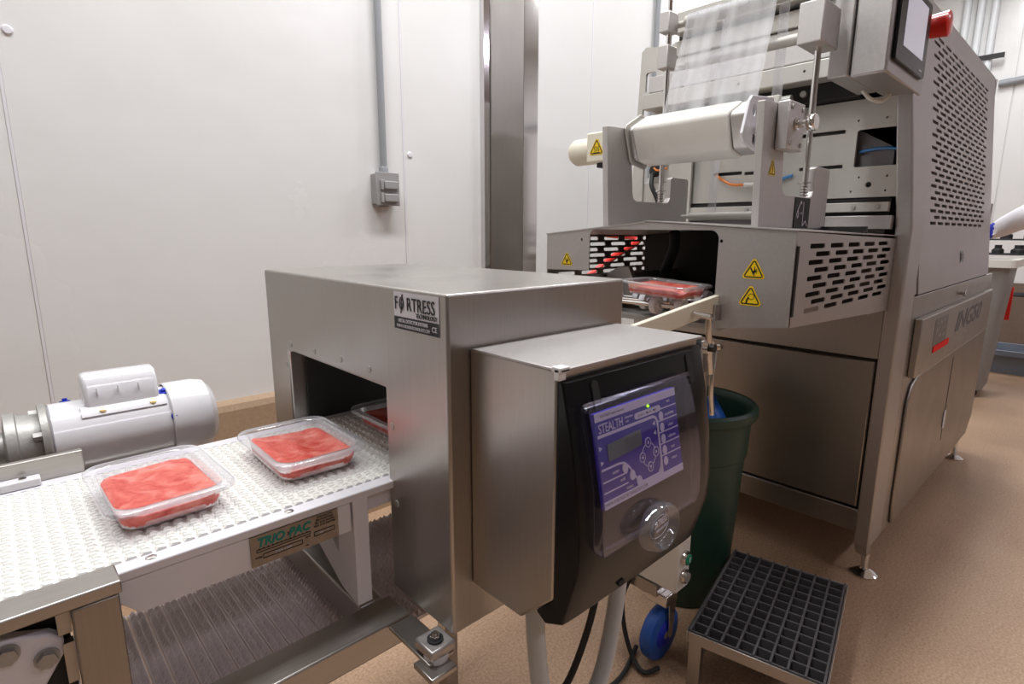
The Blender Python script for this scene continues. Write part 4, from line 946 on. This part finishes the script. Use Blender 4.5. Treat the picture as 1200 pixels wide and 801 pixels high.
rows = [(1.640, 1.548, 0), (1.645, 1.60, 0.0), (1.662, 1.65, 0.002), (1.685, 1.72, 0.004), (1.71, 1.79, 0.006), (1.735, 1.86, 0.008), (1.748, 1.918, 0.010), (1.752, 1.932, 0.010), (1.762, 1.941, 0.010), (1.775, 1.942, 0.010), (1.786, 1.938, 0.010)]
sheet('film_web', rows, fl)
MB().quad([(1.792, 0.745, 1.93), (1.792, 0.775, 1.93), (1.785, 0.775, 1.316), (1.785, 0.745, 1.316)]).build('film_edge_strip', 'film', fl, smooth=False)
MB().quad([(1.80, 0.925, 1.93), (1.80, 0.955, 1.93), (1.785, 0.955, 1.316), (1.785, 0.925, 1.316)]).build('film_edge_strip', 'film', fl, smooth=False)
# unwind brake motor on the far plate
bm_ = MB().box((1.462, 1.1095, 1.467), (1.560, 1.215, 1.560)).build('brake_motor', 'cream', sm, bevel=0.006)
MB().lathe((1.510, 1.2155, 1.510), (0, 1, 0), [(0.040, 0), (0.042, 0.004), (0.042, 0.075), (0.034, 0.088), (0, 0.090)], n=28).build('motor_cap', 'cream', bm_)
warn(FX(1.4614), -1.172, 1.508, 0.036, bm_, 'heat')
MB().box((1.475, 1.12, 1.452), (1.525, 1.18, 1.4665)).build('motor_plug', 'rubber', bm_)
MB().tube([(1.50, 1.145, 1.455), (1.505, 1.135, 1.40), (1.51, 1.14, 1.35), (1.52, 1.165, 1.30)], 0.006).build('motor_cable', 'rubber', bm_)

# red hose outside the guard, seen through its far mesh
tag(MB().tube([(1.50, 1.42, 0.02), (1.52, 1.42, 0.6), (1.58, 1.41, 0.98), (1.763, 1.40, 1.096), (1.882, 1.40, 1.153), (2.045, 1.40, 1.221), (2.06, 1.58, 1.24)], 0.014).build('red_hose', 'red'), 'red hose behind the perforated guard side by the wall', 'hose')
# cream guide bar with its clamp post
gd = thing('guide_bar', 'cream plastic lane guide bar on a clamped steel rod', 'guide rail', (1.2, 0.66, 0.7))
gp = [(0.90, 1.008), (0.90, 1.052), (1.20, 1.084), (1.32, 1.096), (1.335, 1.096), (1.335, 1.052), (1.25, 1.046)]
MB().prism(gp, FY(0.662), -0.014, 0).build('bar', 'cream', gd, bevel=0.002)
MB().cyl((1.202, 0.6615, 1.062), (1.202, 0.615, 1.058), 0.0075, n=14).build('rod', 'chrome', gd)
MB().tube([(1.202, 0.622, 1.064), (1.217, 0.622, 0.98), (1.230, 0.622, 0.92)], 0.0072).build('rod', 'chrome', gd)
MB().box((1.208, 0.632, 0.72), (1.245, 0.640, 1.0)).build('flat_post', 'steel_l', gd, bevel=0.002)
MB().box((0.99, 0.6405, 0.73), (1.235, 0.6485, 0.76)).build('mount_arm', 'steel_l', gd, bevel=0.002)
MB().box((0.99, 0.649, 0.73), (1.03, 0.7195, 0.965)).build('mount_arm', 'steel_l', gd, bevel=0.002)
mb = MB(); mb.mat('chrome'); mb.cyl((1.217, 0.631, 0.985), (1.217, 0.618, 0.985), 0.018, n=18); mb.mat('rubber'); mb.lathe((1.217, 0.641, 0.985), (0, 1, 0), [(0.010, 0), (0.020, 0.01), (0.020, 0.035), (0, 0.037)], n=18); hexbolt(mb, (1.217, 0.618, 0.985), (0, -1, 0), 0.011, 0.010)
mb.build('clamp', None, gd)
MB().tube([(1.255, 0.625, 0.97), (1.247, 0.625, 0.88), (1.260, 0.625, 0.81)], 0.0055).build('lever', 'chrome', gd)

# ------------------------------------------------------------------ green bin and blue bag
BC = (1.705, 0.925)
gbn = thing('waste_bin', 'round dark green plastic bin beside the sealing machine', 'bin', (BC[0], BC[1], 0))
MB().lathe((BC[0], BC[1], 0.0), (0, 0, 1), [(0, 0.0), (0.1535, 0.0), (0.1600, 0.01), (0.1860, 0.52), (0.1916, 0.525), (0.1981, 0.665), (0.1981, 0.668), (0.1888, 0.668), (0.1767, 0.50), (0.1488, 0.02), (0, 0.018)], n=56).build('body', 'green', gbn)
MB().lathe((BC[0], BC[1], 0.655), (0, 0, 1), [(0.1981, 0.0), (0.2130, 0.0), (0.2167, 0.006), (0.2158, 0.028), (0.2083, 0.036), (0.1972, 0.034), (0.1906, 0.02), (0.1902, 0.0)], n=56).build('rim', 'green', gbn)
mb = MB(); R_ = []
for i in range(11):
    t = i/10; r = (0.085, 0.10, 0.105, 0.105, 0.105, 0.10, 0.098, 0.092, 0.082, 0.06, 0.02)[i]
    bx, by = BC[0] + 0.065*t, BC[1] - 0.035*t
    ring = []
    for a in range(28):
        ca, sa_ = math.cos(a*PI/14), math.sin(a*PI/14)
        k = 1 + 0.24*noise.noise(Vector((ca*2, sa_*2, t*5)))
        ring.append((bx + r*ca*k, by + r*sa_*k, 0.028 + t*0.66 + 0.02*noise.noise(Vector((ca*2.5, sa_*2.5, t*5)))*(i > 0)))
    R_.append(ring)
tag(mb.loft(R_).build('blue_bag', 'blueb', angle=80), 'crumpled bright blue plastic bag in the green bin', 'bag')

# ------------------------------------------------------------------ control station on a castered stand
cs = thing('control_station', 'small off-white push button box on a stand with a blue wheel', 'control box', (1.33, 0.80, 0.0))
hsg = MB().prism([(1.285, 0.262), (1.352, 0.262), (1.352, 0.52), (1.285, 0.52)], FY(0.868), 0, 0.165).build('button_box', 'offwhite', cs, bevel=0.004)
for z, m_ in ((0.362, 'greenbtn'), (0.306, 'alu')):
    mb = MB(); mb.mat('chrome'); mb.lathe((1.318, 0.7025, z), (0, -1, 0), [(0.021, 0), (0.021, 0.006), (0.0175, 0.014), (0.0145, 0.014)], n=24)
    mb.mat(m_); mb.lathe((1.318, 0.7025, z), (0, -1, 0), [(0.0145, 0.012), (0.0145, 0.016), (0, 0.017)], n=20)
    if m_ == 'greenbtn':
        mb.mat('label'); mb.box((1.3165, 0.684, z-0.007), (1.3195, 0.6855, z+0.007))
    mb.build('push_button', None, cs)
MB().box((1.30, 0.80, 0.521), (1.34, 0.84, 0.63)).build('stand_post', 'steel', cs)
MB().box((1.28, 0.76, 0.225), (1.37, 0.87, 0.2605)).build('stand_base', 'steel', cs)
ck = MB().box((1.300, 0.738, 0.188), (1.365, 0.812, 0.224)).build('caster_fork', 'chrome', cs, bevel=0.004)
MB().prism([(1.335, 0.070), (1.352, 0.075), (1.365, 0.19), (1.325, 0.19)], FY(0.745), 0, 0.003).build('caster_fork', 'chrome', cs, bevel=0.001)
mb = MB(); mb.mat('blue'); mb.lathe((1.330, 0.752, 0.0825), (0, 1, 0), [(0.03, 0.002), (0.062, 0), (0.078, 0.004), (0.082, 0.012), (0.082, 0.030), (0.078, 0.038), (0.062, 0.042), (0.03, 0.040)], n=36); mb.mat('alu'); mb.cyl((1.330, 0.748, 0.0825), (1.330, 0.798, 0.0825), 0.012, n=14)
wh = mb.build('caster_wheel', None, cs)
wh['label'] = 'blue rubber caster wheel'
MB().lathe((1.330, 0.754, 0.0825), (0, -1, 0), [(0.045, 0), (0.04, 0.004), (0.012, 0.006)], n=24).build('wheel_hub', 'bluecap', cs)
tag(MB().tube([(0.60, 0.95, 0.012), (0.86, 0.86, 0.012), (1.05, 0.80, 0.012), (1.17, 0.79, 0.012), (1.30, 0.83, 0.012)], 0.007).build('power_cable', 'rubber'), 'black cable on the floor running behind the control box', 'cable')
tag(MB().tube([(1.27, 0.84, 0.262), (1.26, 0.86, 0.18), (1.25, 0.84, 0.09), (1.24, 0.80, 0.025), (1.23, 0.755, 0.012), (1.275, 0.735, 0.012)], 0.007).build('power_cable', 'rubber'), 'black cable dropping from the push button box to the floor', 'cable')

# ------------------------------------------------------------------ step stool with open grating
SZ = 0.172
sc, sa = (1.565, 0.545), math.radians(11.5)
stl = thing('step_stool', 'low steel step stool with a black open grating top', 'step stool', (sc[0], sc[1], 0), rotz=sa)
TS = WM[stl.name]
SL, SW = 0.50, 0.345
for a, b in (((-SL/2, -SW/2), (SL/2, -SW/2+0.005)), ((-SL/2, SW/2-0.005), (SL/2, SW/2)), ((-SL/2, -SW/2+0.006), (-SL/2+0.005, SW/2-0.006)), ((SL/2-0.005, -SW/2+0.006), (SL/2, SW/2-0.006))):
    MB().box((a[0], a[1], SZ-0.034), (b[0], b[1], SZ-0.002), TS).build('frame_bar', 'steel_h', stl, bevel=0.001)
for sx_ in (-1, 1):
    for sy_ in (-1, 1):
        x, y = sx_*(SL/2-0.024), sy_*(SW/2-0.024)
        MB().prism([(x-0.017, y-0.017), (x+0.017, y-0.017), (x+0.017, y+0.017), (x-0.017, y+0.017)], TS, 0, SZ-0.0345).build('leg', 'steel', stl, bevel=0.002)
nL, nW = 12, 8
for k in range(nW+1):
    y = -SW/2 + 0.009 + k*(SW-0.018)/nW
    MB().box((-SL/2+0.006, y-0.0028, SZ-0.030), (SL/2-0.006, y+0.0028, SZ+0.003), TS).build('grate_bar', 'grate', stl)
for k in range(nL+1):
    x = -SL/2 + 0.010 + k*(SL-0.020)/nL
    MB().box((x-0.0028, -SW/2+0.0065, SZ-0.028), (x+0.0028, SW/2-0.0065, SZ-0.001), TS).build('grate_cross_bar', 'grate', stl)
MB().box((-SL/2+0.006, -SW/2+0.006, SZ-0.037), (SL/2-0.006, SW/2-0.006, SZ-0.033), TS).build('grate_pan', 'rubber', stl)
for y in (-SW/2+0.024, SW/2-0.024):
    MB().cyl(TS @ Vector((-SL/2+0.045, y, 0.055)), TS @ Vector((SL/2-0.045, y, 0.055)), 0.008, n=10).build('stretcher', 'steel', stl)

# ------------------------------------------------------------------ switch box and conduit on the wall
sw = thing('switch_box', 'grey weatherproof double switch box with conduit on the white wall', 'switch box', (1.285, YL, 1.36))
MB().box((1.232, YL-0.045, 1.362), (1.335, YL-0.0005, 1.487)).build('box', 'boxgrey', sw, bevel=0.004)
MB().box((1.228, YL-0.053, 1.357), (1.339, YL-0.0455, 1.492)).build('cover_plate', 'boxgrey', sw, bevel=0.002)
for z in (1.388, 1.440):
    lidp = MB().box((1.262, YL-0.066, z-0.017), (1.328, YL-0.0535, z+0.017)).build('flip_lid', 'boxgrey', sw, bevel=0.004)
    MB().box((1.246, YL-0.064, z-0.020), (1.259, YL-0.0535, z+0.020)).build('lid_hinge', 'boxgrey', lidp, bevel=0.002)
MB().box((1.245, YL-0.04, 1.352), (1.29, YL-0.01, 1.3615)).build('box_plug', 'boxgrey', sw)
MB().lathe((1.283, YL-0.024, 1.4875), (0, 0, 1), [(0.019, 0), (0.019, 0.022), (0.016, 0.03)], n=18).build('coupling', 'pvc', sw)
MB().cyl((1.283, YL-0.024, 1.50), (1.283, YL-0.024, ZC-0.001), 0.0145, n=18).build('conduit', 'pvc', sw)
tag(MB().cyl((3.27, YL-0.02, 1.6), (3.27, YL-0.02, ZC-0.001), 0.016, n=14).build('wall_conduit', 'pvc'), 'thin grey conduit rising behind the sealing machine', 'conduit')

# ------------------------------------------------------------------ far end of the room
tb = thing('plastic_tub', 'blue-grey plastic tub on the floor by the far wall', 'tub', (6.75, 0.42, 0))
mb = MB()
def tr_(hx, hy, r, z): return [(6.84 + p[0], 0.43 + p[1], z) for p in rrect(-hx, -hy, hx, hy, r, 4)]
mb.loft([tr_(0.20, 0.27, 0.04, 0.0), tr_(0.23, 0.30, 0.05, 0.20), tr_(0.26, 0.335, 0.06, 0.20), tr_(0.265, 0.34, 0.06, 0.17), tr_(0.268, 0.342, 0.06, 0.215), tr_(0.225, 0.295, 0.05, 0.215), tr_(0.19, 0.26, 0.04, 0.01)]).build('tub_body', 'tub', tb, angle=40)
gb_ = thing('utility_bin', 'tall grey tapered bin behind the sealing machine', 'bin', (5.62, 0.76, 0))
def br_(hx, hy, z): return [(5.65 + p[0], 0.76 + p[1], z) for p in rrect(-hx, -hy, hx, hy, 0.05, 4)]
mb = MB(); mb.loft([br_(0.19, 0.19, 0.06), br_(0.25, 0.25, 1.02), br_(0.235, 0.235, 1.02), br_(0.18, 0.18, 0.1)]).build('bin_body', 'bin', gb_, angle=40)
mb = MB(); mb.loft([br_(0.252, 0.252, 1.005), br_(0.285, 0.285, 1.005), br_(0.285, 0.285, 1.06), br_(0.24, 0.24, 1.06), br_(0.238, 0.238, 1.02)], False, False).build('bin_rim', 'offwhite', gb_, angle=40)
for a in (-1, 1):
    for b in (-1, 1): MB().lathe((5.65 + a*0.14 - 0.015, 0.76 + b*0.14, 0.03), (1, 0, 0), [(0, 0), (0.03, 0), (0.03, 0.03), (0, 0.03)], n=16).build('caster', 'rubber', gb_)
rk = thing('parts_rack', 'wire rack of dark machine parts above the grey bin', 'rack', (6.3, 0.55, 0))
for y in (0.30, 0.80):
    for x in (6.1, 6.4): MB().cyl((x, y, 0), (x, y, 1.5), 0.014, n=10).build('rack_post', 'chrome', rk)
for z in (0.75, 1.08, 1.20, 1.32): 
    mb = MB()
    for k in range(7): mb.cyl((6.1 + k*0.05, 0.30, z), (6.1 + k*0.05, 0.80, z), 0.006, n=6)
    mb.cyl((6.1, 0.3, z-0.008), (6.4, 0.3, z-0.008), 0.007, n=6); mb.cyl((6.1, 0.8, z-0.008), (6.4, 0.8, z-0.008), 0.007, n=6)
    mb.build('wire_shelf', 'rubber', rk)
for i, (y, z, s_) in enumerate(((0.42, 1.10, 0.04), (0.55, 1.10, 0.05), (0.68, 1.10, 0.04), (0.50, 1.22, 0.035), (0.64, 1.22, 0.04))):
    mb = MB(); mb.lathe((6.16, y, z-0.014), (0, 0, 1), [(0, 0), (s_, 0), (s_, 0.03), (s_*0.6, 0.045), (s_*0.6, 0.07), (0, 0.07)], n=14)
    tag(mb.build('machine_part', 'rubber'), 'black machine part on the wire rack, ' + ('nearest the near post of the middle shelf', 'in the middle of the middle shelf', 'at the far end of the middle shelf', 'first on the upper shelf', 'second on the upper shelf')[i], 'machine part', 'black parts on the wire rack')
MB().box((6.085, 0.53, 0.55), (6.0935, 0.60, 0.82)).build('red_panel', 'red', rk, bevel=0.003)['label'] = 'red plastic strip'
for i, y in enumerate((1.24, 1.36, 1.48)):
    tag(MB().cyl((XF_-0.08, y, 0.73), (XF_-0.08, y, ZC-0.001), 0.035, n=14).build('white_pipe', 'pipe'), ('right', 'middle', 'left')[i] + 'most of the three white pipes rising on the far wall' if i != 1 else 'middle one of the three white pipes rising on the far wall', 'pipe', 'white pipes on the far wall')
tag(MB().box((XF_-0.13, 1.10, 3.06), (XF_-0.116, 1.60, 3.11)).build('pipe_clamp', 'rubber'), 'black strut clamp across the white pipes', 'clamp')
tag(MB().cyl((XF_-0.06, -0.6, 2.93), (XF_-0.06, 1.12, 2.81), 0.035, n=14).build('grey_pipe', 'pvc'), 'sloping grey pipe along the far wall', 'pipe')

# ------------------------------------------------------------------ the worker at the right edge (an arm in view)
pe = thing('person', 'person in a white coat and blue gloves reaching in from the right', 'person', (4.62, 0.0, 0))
J = {}
V_, E_, RAD = [], [], []
def jt(n, p, r, par=None):
    J[n] = len(V_); V_.append(p); RAD.append(r)
    if par: E_.append((J[par], J[n]))
jt('pelvis', (4.66, -0.10, 0.94), 0.15); jt('waist', (4.65, -0.09, 1.10), 0.145, 'pelvis'); jt('chest', (4.63, -0.06, 1.30), 0.165, 'waist'); jt('neck', (4.62, -0.03, 1.50), 0.065, 'chest'); jt('head0', (4.61, -0.02, 1.59), 0.075, 'neck'); jt('head', (4.60, -0.01, 1.68), 0.10, 'head0'); jt('crown', (4.60, -0.01, 1.76), 0.07, 'head')
for s_, t in ((1, 'a'), (-1, 'b')):
    jt('hip'+t, (4.66 - s_*0.09, -0.10, 0.86), 0.11, 'pelvis'); jt('knee'+t, (4.66 - s_*0.10, -0.09, 0.49), 0.07, 'hip'+t); jt('ank'+t, (4.66 - s_*0.10, -0.11, 0.09), 0.045, 'knee'+t); jt('toe'+t, (4.66 - s_*0.10, 0.06, 0.05), 0.04, 'ank'+t)
jt('sha', (4.47, 0.0, 1.44), 0.085, 'chest'); jt('ela', (4.44, 0.24, 1.43), 0.078, 'sha'); jt('fora', (4.45, 0.37, 1.36), 0.075, 'ela'); jt('wra', (4.47, 0.50, 1.28), 0.058, 'fora'); jt('hana', (4.475, 0.545, 1.245), 0.036, 'wra')
jt('shb', (4.80, -0.06, 1.43), 0.075, 'chest'); jt('elb', (4.85, -0.04, 1.16), 0.055, 'shb'); jt('wrb', (4.80, 0.16, 1.08), 0.04, 'elb'); jt('hanb', (4.79, 0.22, 1.07), 0.034, 'wrb')
for h, d in (('hana', Vector((0.03, 0.75, -0.6))), ('hanb', Vector((-0.1, 0.9, -0.2)))):
    b0 = Vector(V_[J[h]]); d = d.normalized(); s2 = d.cross(Vector((0, 0, 1))).normalized()
    for k, (o_, L) in enumerate(((-0.030, 0.060), (-0.010, 0.075), (0.010, 0.080), (0.030, 0.068))):
        r0 = b0 + s2*o_ + d*0.03
        jt(h+'k%d' % k, tuple(r0), 0.0095, h); jt(h+'m%d' % k, tuple(r0 + d*L*0.5 + Vector((0, 0, -0.004))), 0.009, h+'k%d' % k); jt(h+'t%d' % k, tuple(r0 + d*L*0.95 + Vector((0, 0, -0.018))), 0.0075, h+'m%d' % k)
    jt(h+'q', tuple(b0 + s2*-0.045 + d*0.015), 0.011, h); jt(h+'p', tuple(b0 + s2*-0.065 + d*0.045), 0.0095, h+'q')
me = bpy.data.meshes.new('body'); me.from_pydata([tuple(Vector(v) - Vector((4.62, 0, 0))) for v in V_], E_, [])
tmp = bpy.data.objects.new('body', me); COL.objects.link(tmp)
sk = tmp.modifiers.new('skin', 'SKIN'); sk.use_smooth_shade = True
for i, v in enumerate(me.skin_vertices[0].data): v.radius = (RAD[i], RAD[i]); v.use_root = (i == 0)
tmp.modifiers.new('sub', 'SUBSURF').levels = 2
dg = bpy.context.evaluated_depsgraph_get()
bme = bpy.data.meshes.new_from_object(tmp.evaluated_get(dg)); bpy.data.objects.remove(tmp)
for m_ in ('cloth', 'skin', 'trouser', 'bluecap', 'rubber'): bme.materials.append(M[m_])
for p in bme.polygons:
    c = p.center + Vector((4.62, 0, 0)); p.use_smooth = True
    if c.z > 1.50 and abs(c.x-4.61) < 0.14: p.material_index = 1
    elif (c.y > 0.525) or (c.y > 0.17 and c.z < 1.15 and c.x > 4.7): p.material_index = 3
    elif c.z < 0.10: p.material_index = 4
    elif c.z < 0.55: p.material_index = 2
body = bpy.data.objects.new('body', bme); COL.objects.link(body); body.parent = pe
WM[body.name] = WM[pe.name]
mb = MB(); mb.lathe((4.60, -0.015, 1.645), (0, 0, 1), [(0.108, 0), (0.118, 0.06), (0.108, 0.12), (0.07, 0.155), (0, 0.165)], n=28); mb.build('hair_cap', 'cloth', pe)
for x in (4.565, 4.635): MB().lathe((x, 0.088, 1.685), (0, 1, 0), [(0.012, 0), (0.008, 0.007), (0, 0.009)], n=12).build('eye', 'ink', pe)
mb = MB(); mb.loft([[(4.585, 0.09, 1.66), (4.615, 0.09, 1.66), (4.61, 0.115, 1.655), (4.59, 0.115, 1.655)], [(4.592, 0.09, 1.70), (4.608, 0.09, 1.70), (4.606, 0.10, 1.70), (4.594, 0.10, 1.70)]]).build('nose', 'skin', pe, bevel=0.004)
MB().box((4.578, 0.084, 1.622), (4.622, 0.096, 1.63)).build('mouth', 'red', pe, bevel=0.003)
